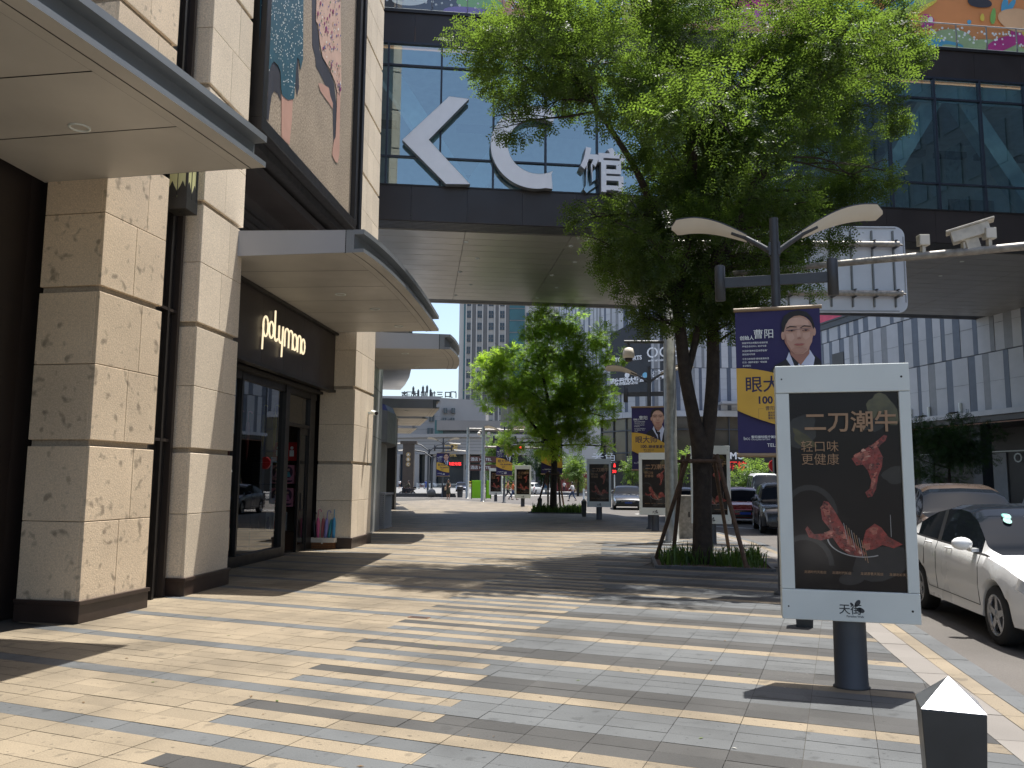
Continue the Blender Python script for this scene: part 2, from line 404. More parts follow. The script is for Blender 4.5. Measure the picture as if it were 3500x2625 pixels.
# ---- canopies
def canopy(front, inner, z=5.1, hgt=.36, lights=(), near_end=True, panel=1.15, low=False):
    n = 24
    def along(pl, t):
        d = [0]
        for p, q in zip(pl, pl[1:]): d.append(d[-1]+math.dist(p, q))
        s_ = t*d[-1]
        for k in range(len(pl)-1):
            if s_ <= d[k+1]+1e-6:
                u = (s_-d[k])/(d[k+1]-d[k]); return Vector((pl[k][0]+(pl[k+1][0]-pl[k][0])*u, pl[k][1]+(pl[k+1][1]-pl[k][1])*u, 0))
        return Vector((*pl[-1], 0))
    if len(front) == 3:                                   # smooth arc through three points
        a, c, e = [Vector((*p, 0)) for p in front]
        ctl = c*2 - (a+e)/2
        front = [tuple((a*(1-t)**2 + ctl*2*t*(1-t) + e*t*t)[:2]) for t in [k/16 for k in range(17)]]
    ln = sum(math.dist(p, q) for p, q in zip(front, front[1:]))
    root = None
    def P(t, k, zz):   # k metres in from the front edge
        f, i = along(front, t), along(inner, t); d = (i-f).normalized(); q = f+d*k if k < 9 else i
        return (q.x, q.y, z+zz)
    b = MB(); N = max(2, int(round(ln/panel)))
    rc = random.Random(int(ln*10)+3)
    for k in range(N):
        for s in range(3):
            t0, t1 = (k+s/3)/N + (.009/ln if s == 0 else 0), (k+(s+1)/3)/N - (.009/ln if s == 2 else 0)
            b.quad(P(t0, 9.9, 0), P(t1, 9.9, 0), P(t1, .33, 0), P(t0, .33, 0), 0, 1+.04*((k*7) % 3-1))
    c = MB()
    for k in range(n):
        t0, t1 = k/n, (k+1)/n
        b.quad(P(t0, 9.9, .02), P(t1, 9.9, .02), P(t1, .1, .02), P(t0, .1, .02), 1)
        b.quad(P(t0, .32, -.005), P(t1, .32, -.005), P(t1, .19, -.005), P(t0, .19, -.005), 0)
        # lower flange, channel, upper flange, top
        for (k0, z0), (k1, z1), mm in (((.175,-.005),(.0,-.005),0), ((0,-.005),(0,.055),2), ((0,.055),(.15,.055),2), ((.15,.055),(.15,hgt-.075),2), ((.15,hgt-.075),(.0,hgt-.075),2), ((0,hgt-.075),(0,hgt),2)):
            c.quad(P(t0,k0,z0), P(t1,k0,z0), P(t1,k1,z1), P(t0,k1,z1), mm)
        c.quad(P(t0,0,hgt), P(t1,0,hgt), P(t1,9.9,hgt+.06), P(t0,9.9,hgt+.06), 3)
    for t in (0, 1):                                       # ends: grey board with a steel end plate
        f = Vector(P(t, .30, 0)); i = Vector(P(t, 9.9, 0))
        c.poly([tuple(f), tuple(i), tuple(i+Vector((0,0,hgt+.06))), tuple(f+Vector((0,0,hgt)))], 3)
        for k0, k1, z0, z1 in ((.29,.155,-.005,hgt), (.155,0,-.005,.055), (.155,0,hgt-.075,hgt)):
            c.poly([P(t,k0,z0), P(t,k1,z0), P(t,k1,z1), P(t,k0,z1)], 2)
        c.poly([P(t,.305,-.01), P(t,.285,-.01), P(t,.285,hgt+.002), P(t,.305,hgt+.002)], 1)
    root = c.build('canopy', [m_soff, m_black, m_alu, m_alul], mall if not low else low, True)
    b.build('soffit', [m_soff, m_black], root, True)
    for (t, k) in lights:
        p = P(t, k, 0); q = MB(Matrix.Translation(p))
        q.lathe([(.105,-.001),(.105,-.012),(.082,-.012),(.075,.05),(.03,.06)], 20, 0, cap=False); q.lathe([(.045,.03),(.03,.015),(.002,.012)], 12, 1, cap=False)
        q.build('downlight', [m_white, m_chrome], root, True)
    return root
P2 = lambda v: (v.x, v.y)
canopy([(-4.9,1.2),(-3.62,5.6),(-2.80,8.87)], [(-7.0,1.2),(-5.95,6),(-5.6,9.42)], lights=[(.84,1.3),(.45,1.3)])
canopy([(-2.31,12.3), P2(G(1392,981,5.15)), (-1.74,19.0)], [(-4.55,12.62),(-4.9,12.9),(-4.45,19.3)], lights=[(.42,1.35),(.62,1.0),(.9,.85)])
# dark beams, louvres and lining of the bay above the second canopy
b = MB(fac(-4.36, 12.74, 5.2))
b.box(-1.3, -.9, 0, 6.8, 5.3, 24, 1)
for k in range(7): b.box(-.92, -.84, 0, 6.7, 5.62+k*.17, 5.70+k*.17, 0)
b.box(-.9, -.25, 0, 6.7, 6.95, 7.12, 1); b.box(-.9, -.05, 0, 6.7, 7.2, 7.36, 0)
b.box(-.9, -.02, 6.28, 6.42, 7.3, 24, 0); b.box(-.9, -.10, 6.44, 6.62, 5.5, 24, 0)
b.build('bay_lining', [m_black, m_brown], mall, True)
# ---- poster in its black frame
bb = thing('poster_billboard', 'tall poster of two figures in dotted and flowered dresses above the shop canopy', 'billboard', (-4.3, 13, 7.4), -5.2)
b = MB(); y0, y1, h = .1, 5.45, 9.0
for a in (-.06, ): b.box(-.25, .12, y0-.12, y1+.12, -.02, .2); b.box(-.25, .12, y0-.12, y0+.06, .2, h); b.box(-.25, .12, y1, y1+.12, .2, h); b.box(-.25, .05, y1+.16, y1+.42, .2, h); b.box(-.25, .10, y1+.46, y1+.62, -.02, h)
b.build('frame', m_black, bb, bevel=.01)
m_sand = mat('printed_sand', (.34,.27,.195), .55, var=.10, vs=1.2, speck=.5, sscale=28)
p = MB(); p.quad((0,y0,.15),(0,y1,.15),(0,y1,h),(0,y0,h))
ps = p.build('poster_sheet', m_sand, bb)
m_teal = mat('print_teal', (.02,.085,.12), .5); m_skin = mat('print_skin', (.50,.29,.22), .5, var=.06); m_char = mat('print_charcoal', (.035,.035,.045), .5); m_flow = mat('print_pink_cloth', (.60,.40,.31), .5, var=.08)
m_dots = mat('print_white', (.75,.78,.75), .5); m_plum = mat('print_plum', (.22,.03,.12), .5); m_navy2 = mat('print_blue', (.06,.09,.28), .5)
D = MB()
bbM = wm(bb); pn = (bbM.to_3x3() @ Vector((1, 0, 0)))
def onp(zx, zy, e):        # flat print: outline points, laid on the sheet
    px, py = 800+zx*.4069, zy*.4069
    d = _F + _R*((px-1750)/CF) - _U*((py-1312.5)/CF); p = EYE + d*((bbM.translation-EYE).dot(pn)/d.dot(pn)); q = bbM.inverted() @ p
    return (e, q.y, q.z)
def art(pts, m, e): D.poly([onp(x, y, e) for x, y in pts], m)
art([(300,560),(330,515),(380,570),(392,850),(365,790),(335,765),(315,800),(300,900),(288,1015),(262,985),(285,640)], 2, .004)
art([(510,480),(535,470),(545,735),(527,812),(510,700)], 2, .004)
art([(203,610),(285,615),(280,800),(262,990),(190,950)], 1, .008); art([(395,790),(490,830),(484,1000),(462,1220),(430,1190),(395,1150)], 1, .008)
art([(218,-300),(580,-300),(578,0),(575,500),(555,585),(540,500),(525,480),(515,600),(508,720),(500,830),(450,840),(425,825),(400,800),(390,740),(385,600),(365,550),(330,515),(310,540),(298,570),(285,615),(250,642),(225,635),(205,600)], 0, .012)
rr = random.Random(3)
for k in range(620):
    x, y = rr.uniform(222, 572), rr.uniform(-260, 820)
    if y > 500 and 292 < x < 398 or y > 480 and x > 505 or y > 600 and x < 300: continue
    w_, h_ = rr.uniform(1.3, 2.4), rr.uniform(3.5, 6); t = rr.uniform(-1.5, 1.5)
    D.quad(onp(x-w_,y-h_+t,.016), onp(x-w_,y+h_+t,.016), onp(x+w_,y+h_-t,.016), onp(x+w_,y-h_-t,.016), 4)
art([(650,-300),(700,-300),(690,0),(683,160),(715,330),(715,420),(760,520),(820,640),(838,700),(862,900),(848,1180),(834,1200),(826,880),(790,725),(770,725),(720,620),(685,560),(680,480),(655,380)], 2, .004)
art([(705,700),(735,700),(795,740),(804,800),(828,870),(826,915),(790,860),(760,820),(720,760)], 1, .008)
art([(862,760),(890,800),(884,1100),(882,1280),(876,1330),(866,1367),(852,1362),(840,1345),(820,1300),(824,1260),(836,1180),(850,1150),(860,900)], 1, .010)
art([(690,-300),(890,-300),(890,0),(897,700),(893,810),(862,770),(845,690),(800,580),(740,480),(715,350),(700,200),(683,180),(688,0)], 3, .013)
for k in range(230):
    y = rr.uniform(-260, 760); lo = 692+max(0, y-200)*.22+max(0, y-480)*.22; x = rr.uniform(lo+4, 888); m = rr.choice([5,5,6,6,7,1,6,4]); s_ = rr.uniform(4, 12)*(1.8 if m == 5 else 1); t = rr.uniform(0, 3)
    D.poly([onp(x+s_*.45*math.cos(t+j*1.05)*rr.uniform(.6,1), y+s_*1.3*math.sin(t+j*1.05)*rr.uniform(.6,1), .017+.00004*k) for j in range(6)], m)
D.build('printed_figures', [m_teal, m_skin, m_char, m_flow, m_dots, m_plum, m_navy2, mat('print_green', (.08,.16,.08), .5)], ps)

# ---- shop between the pillars
SF = fac(-5.28, 12.74, 5.2)
b = MB(SF)
b.box(-.06, .06, .45, .57, 0, 3.7); b.box(-.06, .06, 2.35, 2.42, 0, 3.7); b.box(-.07, .08, 4.55, 4.78, 0, 3.7)
b.box(-.07, .08, .45, 4.6, 0, .2); b.box(-.05, .05, .45, 6.6, 3.45, 3.74); b.box(-.06, .06, 6.15, 6.5, 0, 3.7)
b.box(-.05, .05, 4.7, 6.3, 2.75, 2.83)
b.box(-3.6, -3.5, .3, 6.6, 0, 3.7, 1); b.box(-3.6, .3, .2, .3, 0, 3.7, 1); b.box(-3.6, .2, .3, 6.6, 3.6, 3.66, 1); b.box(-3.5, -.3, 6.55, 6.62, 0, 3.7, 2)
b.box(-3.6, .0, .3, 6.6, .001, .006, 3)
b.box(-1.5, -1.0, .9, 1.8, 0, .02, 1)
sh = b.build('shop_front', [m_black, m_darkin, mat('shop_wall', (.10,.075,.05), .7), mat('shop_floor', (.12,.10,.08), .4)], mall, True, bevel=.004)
b = MB(SF); b.quad((.0,.57,.2),(.0,4.55,.2),(.0,4.55,3.45),(.0,.57,3.45)); b.quad((0,4.78,2.83),(0,6.15,2.83),(0,6.15,3.45),(0,4.78,3.45)); b.build('window_pane', m_glassd, sh, True)
b = MB(SF); b.box(-.03, .03, 5.60, 5.66, 0, 2.74); b.box(-.03, .03, 6.1, 6.15, 0, 2.74); b.box(-.03,.03,5.66,6.1,0,.15); b.box(-.03,.03,5.66,6.1,2.6,2.74); b.box(-.01,.01,5.66,6.1,.15,2.6,1); b.box(.03,.06,5.72,5.75,.9,1.3)
b.build('door', [m_black, mat('black_glass', (.006,.006,.007), .08, spec=.5)], sh, True)
# fascia above the shop
FA = fac(-4.36, 12.74, 5.2)
b = MB(FA)
for k in range(6): b.box(-.62, -.5, .0+k*1.11, 1.105+k*1.11, 3.72, 5.08, 0, 1+.06*((k*5) % 3))
b.box(-.62, -.45, 0, 6.65, 3.66, 3.72, 1); b.box(-.62, -.42, 0, 6.65, 5.04, 5.09, 1)
b.build('fascia', [m_brown, m_black], mall, True)
# lit script sign
sg = thing('shop_sign', 'cream lit lettering of slim round script on the dark fascia above the shop door', 'sign', tuple(FA @ Vector((-.5, 2.12, 4.2))), -5.2)
sg.scale = (.78, .78, .78)
b = MB(); X = .06
def stroke(pts): b.tube([(X, y, z) for y, z in pts], .023, 8, 0)
def arc(cy, cz, ry, rz, a0, a1, n=14): return [(cy+ry*math.cos(rad(a0+(a1-a0)*k/n)), cz+rz*math.sin(rad(a0+(a1-a0)*k/n))) for k in range(n+1)]
# each letter: left to right as read from the street
stroke(arc(.16,.30,.15,.24,185,-200,24)); stroke([(.03,.36),(.0,-.28)])                      # p
stroke(arc(.52,.28,.14,.2,0,360,24))                                                         # o
stroke([(.74,.80),(.74,.20)]+arc(.84,.20,.10,.14,180,330,8))                                 # l
stroke([(1.02,.48),(1.02,.22)]+arc(1.15,.22,.13,.16,180,360,10)+[(1.28,.50)]); stroke([(1.28,.5),(1.24,-.28)])   # y
stroke([(1.42,.02),(1.42,.36)]+arc(1.56,.34,.14,.16,180,0,10)+[(1.70,.02)]); stroke([(1.70,.34)]+arc(1.84,.34,.14,.16,180,0,10)+[(1.98,.02)])   # m
stroke(arc(2.14,.25,.15,.21,0,360,24))                                                       # o
stroke([(2.36,.02),(2.36,.34)]+arc(2.48,.34,.12,.14,180,0,10)+[(2.60,.02)])                  # n
stroke(arc(2.78,.24,.13,.20,0,360,24))                                                       # o
b.build('lettering', mat('lit_cream', (.8,.7,.5), .5, emit=(1,.83,.55), es=.55), sg)
b = MB()
b.box(.0,.012,.05,2.85,.235,.265)
for y in (.1,.52,.74,1.15,1.42,1.84,2.14,2.48,2.78): b.tube([(.005, y, .25), (.05, y, .25)], .012, 6)
b.build('bracket', m_black, sg)

# ---- goods in the shop
def TH_(name, label, cat, v, rot=-5.2, group=None): return thing(name, label, cat, tuple(SF @ Vector(v)), rot, group)
cab = TH_('display_shelf', 'dark shelf unit with goods seen through the open shop door', 'shelf', (-.72, 6.32, 0))
b = MB(); b.box(-.5, .6, -.25, .2, 0, .42, 1); 
for z in (.95, 1.47, 1.99): b.box(-.5, .6, -.25, .2, z, z+.03)
b.box(-.53, -.5, -.25, .2, 0, 2.1); b.box(.6, .63, -.25, .2, 0, 2.1)
b.build('shelf', [m_black, mat('wood_cabinet', (.10,.045,.02), .5)], cab)
m_pinkb = mat('pink_card', (.55,.20,.26), .5); m_win = mat('box_window', (.10,.06,.09), .15); m_doll = [mat('doll_'+c, v, .6) for c, v in (('teal', (.10,.35,.40)), ('rose', (.5,.18,.3)), ('lilac', (.3,.2,.42)))]
for k, (z, y, lab, dm) in enumerate(((1.50,-.28,'pink doll box on the upper shelf, doll in a rose dress',1), (1.50,.0,'pink doll box on the upper shelf, doll in a teal dress',0), (.98,-.28,'pink doll box on the lower shelf, doll in a lilac dress',2), (.98,.0,'pink doll box on the lower shelf, doll in a rose and white dress',1))):
    t = TH_('doll_box', lab, 'toy box', (-.60+y+.25, 6.05, z), -5.2, 'pink doll boxes on the shelf')
    b = MB(); b.box(-.13, .13, -.05, .10, 0, .42); b.build('carton', m_pinkb, t, bevel=.004)
    b = MB(); b.prism([(.10*math.cos(rad(a)), .26+.13*math.sin(rad(a))) for a in range(0, 360, 20)], -.056, -.053, 'y'); b.prism([(.10*math.cos(rad(a)), .075+.05*math.sin(rad(a))) for a in range(180, 361, 20)], -.056, -.053, 'y'); b.build('window', m_win, t)
    b = MB(); b.prism([(-.06,.15),(.06,.15),(.02,.27),(-.02,.27)], -.062, -.058, 'y'); b.ball((0,-.06,.31), .03, n=8, k=6, m=1); b.build('doll', [m_doll[dm], m_skin], t)
for k, lab in enumerate(('red gift box on the top shelf below the left yellow umbrella', 'red gift box on the top shelf below the right yellow umbrella')):
    t = TH_('gift_box', lab, 'box', (-.62+k*.32, 6.1, 2.02), -5.2, 'red gift boxes on the top shelf')
    b = MB(); b.box(-.13, .13, -.08, .1, 0, .42); b.build('carton', m_red, t, bevel=.005)
    b = MB(); b.box(-.05, .05, -.088, -.081, .10, .24); b.ball((0,-.085,.29), .04, .01, .04, 8, 6); b.build('print', m_dots, t)
for k, lab in enumerate(('white and red bottle pack, left one on the low shelf', 'white and red bottle pack, middle one on the low shelf', 'white and red bottle pack, right one on the low shelf')):
    t = TH_('bottle_pack', lab, 'pack', (-.80+k*.17, 6.1, .43), -5.2, 'white and red packs on the low shelf')
    b = MB(); b.box(-.06, .06, -.06, .06, 0, .42); b.build('card', m_dots, t, bevel=.003)
    b = MB(); b.prism([(-.035,.04),(.035,.04),(.035,.20),(.015,.25),(.015,.32),(-.015,.32),(-.015,.25),(-.035,.20)], -.068, -.063, 'y'); b.build('bottle', m_red if k else m_navy2, t)
def umbrella(t, col, ln=.85, open_=0):
    b = MB(); b.tube([(0,0,-.05),(0,0,.02)], .005, 6); b.lathe([(.004,0),(.02,.05),(.036,.25),(.045,ln*.62),(.03,ln*.74),(.014,ln*.76)], 10)
    b.build('folded_canopy', col, t)
    b = MB(); b.tube([(0,0,ln*.74),(0,0,ln*.93)] + [(.04-.04*math.cos(a), 0, ln*.93+.04*math.sin(a)) for a in (.5,1.1,1.7,2.3,3.0,3.5)], .009, 6); b.build('handle', col, t)
m_umy = mat('yellow_nylon', (.55,.45,.02), .5); m_ump = mat('pink_nylon', (.55,.10,.22), .5); m_umr = mat('salmon_nylon', (.55,.14,.14), .5); m_umb = mat('sky_blue_nylon', (.06,.30,.52), .5); m_umk = mat('black_nylon', (.015,.015,.02), .5); m_umt = mat('teal_nylon', (.04,.25,.28), .5); m_umv = mat('lilac_nylon', (.26,.24,.50), .5)
for k, lab in enumerate(('yellow folded umbrella hanging in the shop doorway, left of two', 'yellow folded umbrella hanging in the shop doorway, right of two')):
    t = TH_('umbrella', lab, 'umbrella', (-.95+k*.27, 5.9, 2.32), -5.2, 'umbrellas hanging in the doorway'); umbrella(t, m_umy, 1.0)
for k, lab in enumerate(('folded red umbrella nearest the left frame behind the shop glass', 'folded red umbrella hanging second from the left behind the shop glass', 'folded red umbrella hanging third from the left behind the shop glass', 'folded red umbrella hanging nearest the doorway behind the shop glass')):
    t = TH_('umbrella', lab, 'umbrella', (-.45, 2.6+k*.42, 2.0), -5.2, 'red umbrellas hanging behind the shop glass'); umbrella(t, m_umr, 1.0)
t = TH_('display_table', 'red display table behind the shop glass', 'table', (-.9, 3.3, 0)); b = MB(); b.box(-.3,.3,-.4,.4,.95,1.0)
for x in (-.27,.24): b.box(x,x+.03,-.38,.38,.02,.95)
b.build('table_body', m_red, t)
t = TH_('flower_vase', 'white petal shaped ornament on the red display table', 'ornament', (-.9, 3.25, 1.0)); b = MB(); b.ball((0,-.12,.3), .14, .14, .32, 12, 8); b.ball((0,.12,.3), .14, .14, .32, 12, 8); b.build('petals', mat('pale_blue_white', (.45,.5,.58), .4), t)
t = TH_('spotlight', 'white track spotlight under the shop ceiling behind the glass', 'lamp', (-.5, 2.75, 3.2)); b = MB(); b.tube([(0,-.12,-.10),(0,.12,.05)], .08, 14); b.tube([(0,.0,.0),(0,0,.35)], .02, 8); b.build('housing', m_white, t); b = MB(); b.tube([(0,-.125,-.103),(0,-.121,-.1)], .06, 12); b.build('lamp', mat('lit_warm', (.9,.8,.6), .5, emit=(1,.85,.6), es=6), t)
# ---- umbrella basket by the third pillar
P = G(1108, 1875); bk = thing('wicker_basket', 'brown wicker basket with white cloth rim holding umbrellas beside the third pillar', 'basket', tuple(P), -5)
b = MB()
for k in range(9): b.box(-.27+.002*k, .27-.002*k, -.16, .16, .005+k*.022, .024+k*.022, 0, .8+.4*(k % 2))
m_wick = mat('wicker', (.22,.09,.03), .7, var=.3, vs=30, bump=.5, bs=80)
b.build('basket_body', m_wick, bk, bevel=.006)
b = MB(); b.box(-.29,.29,-.18,-.165,.15,.26); b.box(-.29,.29,.165,.18,.15,.26); b.box(-.29,-.27,-.165,.165,.15,.26); b.box(.27,.29,-.165,.165,.15,.26); b.box(-.02,.02,-.19,-.181,.12,.24)
b.build('cloth_rim', mat('linen', (.55,.50,.42), .8), bk, bevel=.008)
for k, (dx, dy, tx, ty, m, h, lab) in enumerate((
    (-.20,-.05,-.10,.0,m_umk,.80,'black umbrella with pale handle at the left end of the wicker basket'),
    (-.13,-.08,-.02,.02,m_ump,.86,'pink umbrella with curved pink handle leaning in the wicker basket'),
    (-.08,.05,.05,.0,m_umr,.84,'salmon pink umbrella behind the pink one in the wicker basket'),
    (.02,-.06,.06,.0,m_umv,.84,'lilac blue umbrella in the middle of the wicker basket'),
    (.06,.04,.14,.05,m_umk,.80,'black umbrella in the middle back of the wicker basket'),
    (.09,-.08,.22,.0,m_umt,.82,'teal striped umbrella leaning right in the wicker basket'),
    (.17,.05,.10,.0,m_umb,.82,'sky blue umbrella leaning at the back right of the wicker basket'),
    (.22,-.05,.04,.0,m_umb,.86,'sky blue umbrella standing at the right end of the wicker basket'))):
    t = thing('umbrella', lab, 'umbrella', (P.x+dx, P.y+dy, .06), -5+k*40, 'umbrellas in the basket')
    t.rotation_euler = (ty, tx, rad(-20+k*17)); umbrella(t, m, h)
# ---- wall lantern between the first two pillars
t = thing('wall_lantern', 'yellow glass wall lantern with dark lattice bottom between the first two pillars', 'lantern', (-4.60, 10.95, 5.26), -6)
b = MB()
m_yg = mat('yellow_lantern_glass', (.62,.60,.30), .3, var=.05)
b.box(-.13,.13,-.13,.13,.15,1.3); b.build('glass_panel', m_yg, t)
b = MB(); b.box(-.155,.155,-.155,.155,.0,.16); b.box(-.155,.155,-.155,.155,1.3,1.4)
for x in (-.15,.12):
    for y in (-.15,.12): b.box(x,x+.03,y,y+.03,.1,1.3)
for s_ in (-1, 1):
    for k in range(2):
        c = -.075+k*.15; pl = [(c-.07,.15),(c+.07,.15),(c+.07,.26),(c+.03,.33),(c,.40),(c-.03,.33),(c-.07,.26)]
        b.prism(pl, .132*s_, .142*s_, 'x'); b.prism(pl, .132*s_, .142*s_, 'y')
    b.box(-.005,.005,.133*s_-.004,.133*s_+.004,.2,1.3); b.box(.133*s_-.004,.133*s_+.004,-.005,.005,.2,1.3)
b.tube([(-.25,0,.3),(0,0,.3)], .03, 8); b.lathe([(.03,-.02),(.03,.01)], 10)
b.build('lattice_frame', mat('lantern_bronze', (.03,.028,.024), .45), t, bevel=.003)
# ---- camera on the third pillar, stone sphere etc.
Pc = fac(-3.74, 19.36, 3.8) @ Vector((.0, 1.35, 3.28))
t = thing('security_camera', 'small white bullet camera on the third stone pillar', 'security camera', tuple(Pc), -3.8)
b = MB(); b.lathe([(.05,-.0),(.05,.03)], 10); b.box(-.0,.05,-.03,.03,-.03,.03); b.tube([(.04,0,0),(.16,-.02,.02)], .02, 8); b.tube([(.10,.02,.03),(.26,-.22,-.02)], .055, 12); b.build('housing', m_white, t)
b = MB(); b.tube([(.26,-.22,-.02),(.265,-.228,-.022)], .045, 12); b.tube([(.0,0,-.03),(.01,.0,-.5),(.012,.03,-1.3)], .006, 5); b.build('lens', m_umk, t)

# ================================================================ curved wing beyond the stone building
wing = thing('mall_wing', 'curved pale grey mall wing with a row of canopies beyond the third stone pillar', 'building', (-5, 32, 0))
WL = [(-4.0,21.3),(-4.3,27),(-5.3,33),(-6.55,40),(-7.4,45.2),(-9.6,53),(-13.5,63),(-22,76),(-40,88)]
b = MB()
for (x0, y0_), (x1, y1_) in zip(WL, WL[1:]):
    n = max(1, int(math.dist((x0,y0_),(x1,y1_))/1.5))
    for k in range(n):
        a, c = k/n, (k+1)/n; f = lambda t: (x0+(x1-x0)*t, y0_+(y1_-y0_)*t)
        for z0, z1 in ((0,2.9),(2.92,4.4),(4.42,6.2)):
            b.quad((*f(a+.004), z0), (*f(c-.004), z0), (*f(c-.004), z1), (*f(a+.004), z1), 0, rnd.uniform(.93,1.06))
b.prism(WL[:-1]+[(-40,88),(-60,60),(-16,21.3)], 6.3, 6.5, m=2)
b.prism([(x-.05, y) for x, y in WL]+[(-60,60),(-16,21.3)], 0, 6.3, m=1)
b.prism([(-3.98,21.25),(-4.0,21.33),(-9,21.6),(-9,21.2)], 0, 24, m=3)
b.build('wall', [mat('pale_panel', (.36,.37,.36), .35, metal=.2, var=.05), m_black, m_alul, m_brown], wing, True)
b = MB(); p = G(1331, 1741); b.box(p.x-.27, p.x+.27, p.y, p.y+.6, 0, 5.0); b.build('column', m_black, wing, True)
# round shop drum with its dark band
b = MB(); dr = [(-4.65,27.4),(-4.33,28.4),(-4.28,30),(-4.45,31.6),(-4.85,33.2),(-5.5,34.6)]
for k, ((x0, y0_), (x1, y1_)) in enumerate(zip(dr, dr[1:])):
    b.quad((x0-.35,y0_,0),(x1-.35,y1_,0),(x1-.35,y1_,2.9),(x0-.35,y0_,2.9), 0); b.quad((x0,y0_,2.9),(x1,y1_,2.9),(x1,y1_,4.0),(x0,y0_,4.0), 1); b.quad((x0-.0,y0_,4.0),(x1,y1_,4.0),(x1-.1,y1_,4.22),(x0-.1,y0_,4.22), 2)
    b.quad((x0,y0_,2.9),(x1,y1_,2.9),(x1-.5,y1_,2.9),(x0-.5,y0_,2.9), 1)
b.poly([(dr[0][0],dr[0][1],2.9),(dr[0][0]-.7,dr[0][1],2.9),(dr[0][0]-.7,dr[0][1],4.35),(dr[0][0],dr[0][1],4.35)], 3)
b.build('shop_drum', [mat('beige_panel', (.36,.35,.30), .5), mat('grey_band', (.20,.205,.20), .4, metal=.3), mat('blue_band', (.02,.025,.16), .4), m_black], wing, True)
# curved upper roof edges
for zz, pts in ((6.55, [G(1406,1262,6.5), G(1399,1293,6.5), G(1385,1318,6.5), G(1368,1336,6.5)]), (8.0, [G(1392,1128,8), G(1408,1150,8), G(1412,1180,8), G(1408,1215,8), G(1390,1250,8)])):
    b = MB(); o = [P2(p) for p in pts]
    inn = [(x-2.6, y-.3) for x, y in o]
    for k in range(len(o)-1):
        b.quad((*o[k], zz), (*o[k+1], zz), (*inn[k+1], zz), (*inn[k], zz), 0); b.quad((*o[k], zz), (*o[k+1], zz), (*o[k+1], zz+.35), (*o[k], zz+.35), 1)
        b.quad((*o[k], zz+.35), (*o[k+1], zz+.35), (*inn[k+1], zz+.35), (*inn[k], zz+.35), 1)
    b.poly([(*o[0], zz),(*inn[0], zz),(*inn[0], zz+.35),(*o[0], zz+.35)], 1)
    b.poly([(*o[-1], zz),(*inn[-1], zz),(*inn[-1], zz+.35),(*o[-1], zz+.35)], 1)
    b.build('roof_edge', [m_soff, m_alu], wing, True)
A3, B3 = G(1539,1193,5.1), G(1560,1261,5.1); Cm = (A3+B3)/2+Vector((.16,0,0))
canopy([P2(A3), P2(Cm), P2(B3)], [(-4.3,21.6),(-4.3,23.5),(-4.5,25.9)], lights=[(.2,1.4),(.85,1.3)], low=wing, hgt=.40)
for (a, c) in (((1502,1396),(1478,1424)), ((1463,1431),(1435,1455)), ((1426,1464),(1403,1482))):
    A, B = G(*a, 5.0), G(*c, 5.0); sft = Vector((-4.2, -.2, 0))
    canopy([P2(A), P2(B)], [P2(A+sft), P2(B+sft)], z=5.0, hgt=.42, lights=[(.3,1.5),(.8,2.0)], low=wing)
# louvred unit
p = G(1268,1808); q = G(1310,1809)
t = thing('louvre_cabinet', 'grey louvred metal cabinet beside the third stone pillar', 'cabinet', tuple(p), -4)
b = MB(); b.box(0,.42,0,1.3,0,.06)
for z in range(16): b.add([(.41,0,.06+z*.065),(.41,1.3,.06+z*.065),(.36,1.3,.12+z*.065),(.36,0,.12+z*.065),(.0,0,.06+z*.065),(.0,0,.12+z*.065)], [(0,1,2,3),(4,0,3,5)], 0)
b.box(0,.35,.01,1.29,.06,1.1,1); b.box(0,.44,-.01,1.31,1.11,1.17); b.box(.40,.44,-.02,.02,0,1.11)
b.build('louvres', [m_alul, m_black], t)
# ================================================================ glazed skybridge over the street
BF = frame(-2.656, 28.30, 6.4)                       # local +x along the bridge to the right, +y away from us
br = thing('skybridge', 'glazed skybridge with dark fascias and panelled soffit crossing over the street', 'bridge', (-2.656, 28.3, 10.75), 6.4)
X0, X1, DP = -7.0, 33.0, 13.4
b = MB(BF)
for k in range(20):
    x = X0+k*2.0; t = 1+.08*((k*3) % 2)
    b.box(x+.004, x+1.996, -.02, .3, 10.78, 12.05, 0, t); b.box(x+.004, x+1.996, -.02, .3, 17.5, 18.62, 0, t)
b.box(X0, X1, -.08, .3, 18.62, 18.72, 1); b.box(X0, X1, -.05, .3, 12.05, 12.1, 1); b.box(X0, X1, -.01, .02, 10.95, 10.97, 1)
b.box(X0, X1, DP-.3, DP, 10.75, 12.2, 0); b.box(X0, X1, DP-.3, DP, 17.4, 18.7, 0)
b.build('fascia', [m_brown, m_black], br, True)
b = MB(BF)
R_ = random.Random(4)
# louvre strips along both soffit edges, panels between
for e in (0, DP-1.0):
    for k in range(6): b.box(X0, X1, e+.06+k*.15, e+.16+k*.15, 10.76, 10.82, 1)
NX, NY = 10, 14
for i in range(NX):
    for j in range(NY):
        x, y = X0+i*4.0, 1.0+j*(DP-2)/NY
        b.box(x+.01, x+3.99, y+.012, y+(DP-2)/NY-.012, 10.74, 10.79, 0, R_.uniform(.95, 1.05))
b.box(X0, X1, .05, DP-.05, 10.83, 10.9, 2)
sof = b.build('soffit', [mat('grey_soffit_panel', (.36,.345,.315), .38, metal=.45, var=.06, vs=.5), m_lampg, m_black], br, True)
for i in range(7):
    for j in range(5):
        p = BF @ Vector((-3.0+i*4.1+.6*(j % 2), 2.2+j*2.3, 10.74)); q = MB(Matrix.Translation(p))
        q.lathe([(.09,0),(.09,-.02),(.06,-.02),(.055,.01)], 12, 0, cap=False); q.lathe([(.055,-.005),(.002,-.005)], 10, 1, cap=False)
        q.build('downlight', [m_white, m_chrome], sof, True)
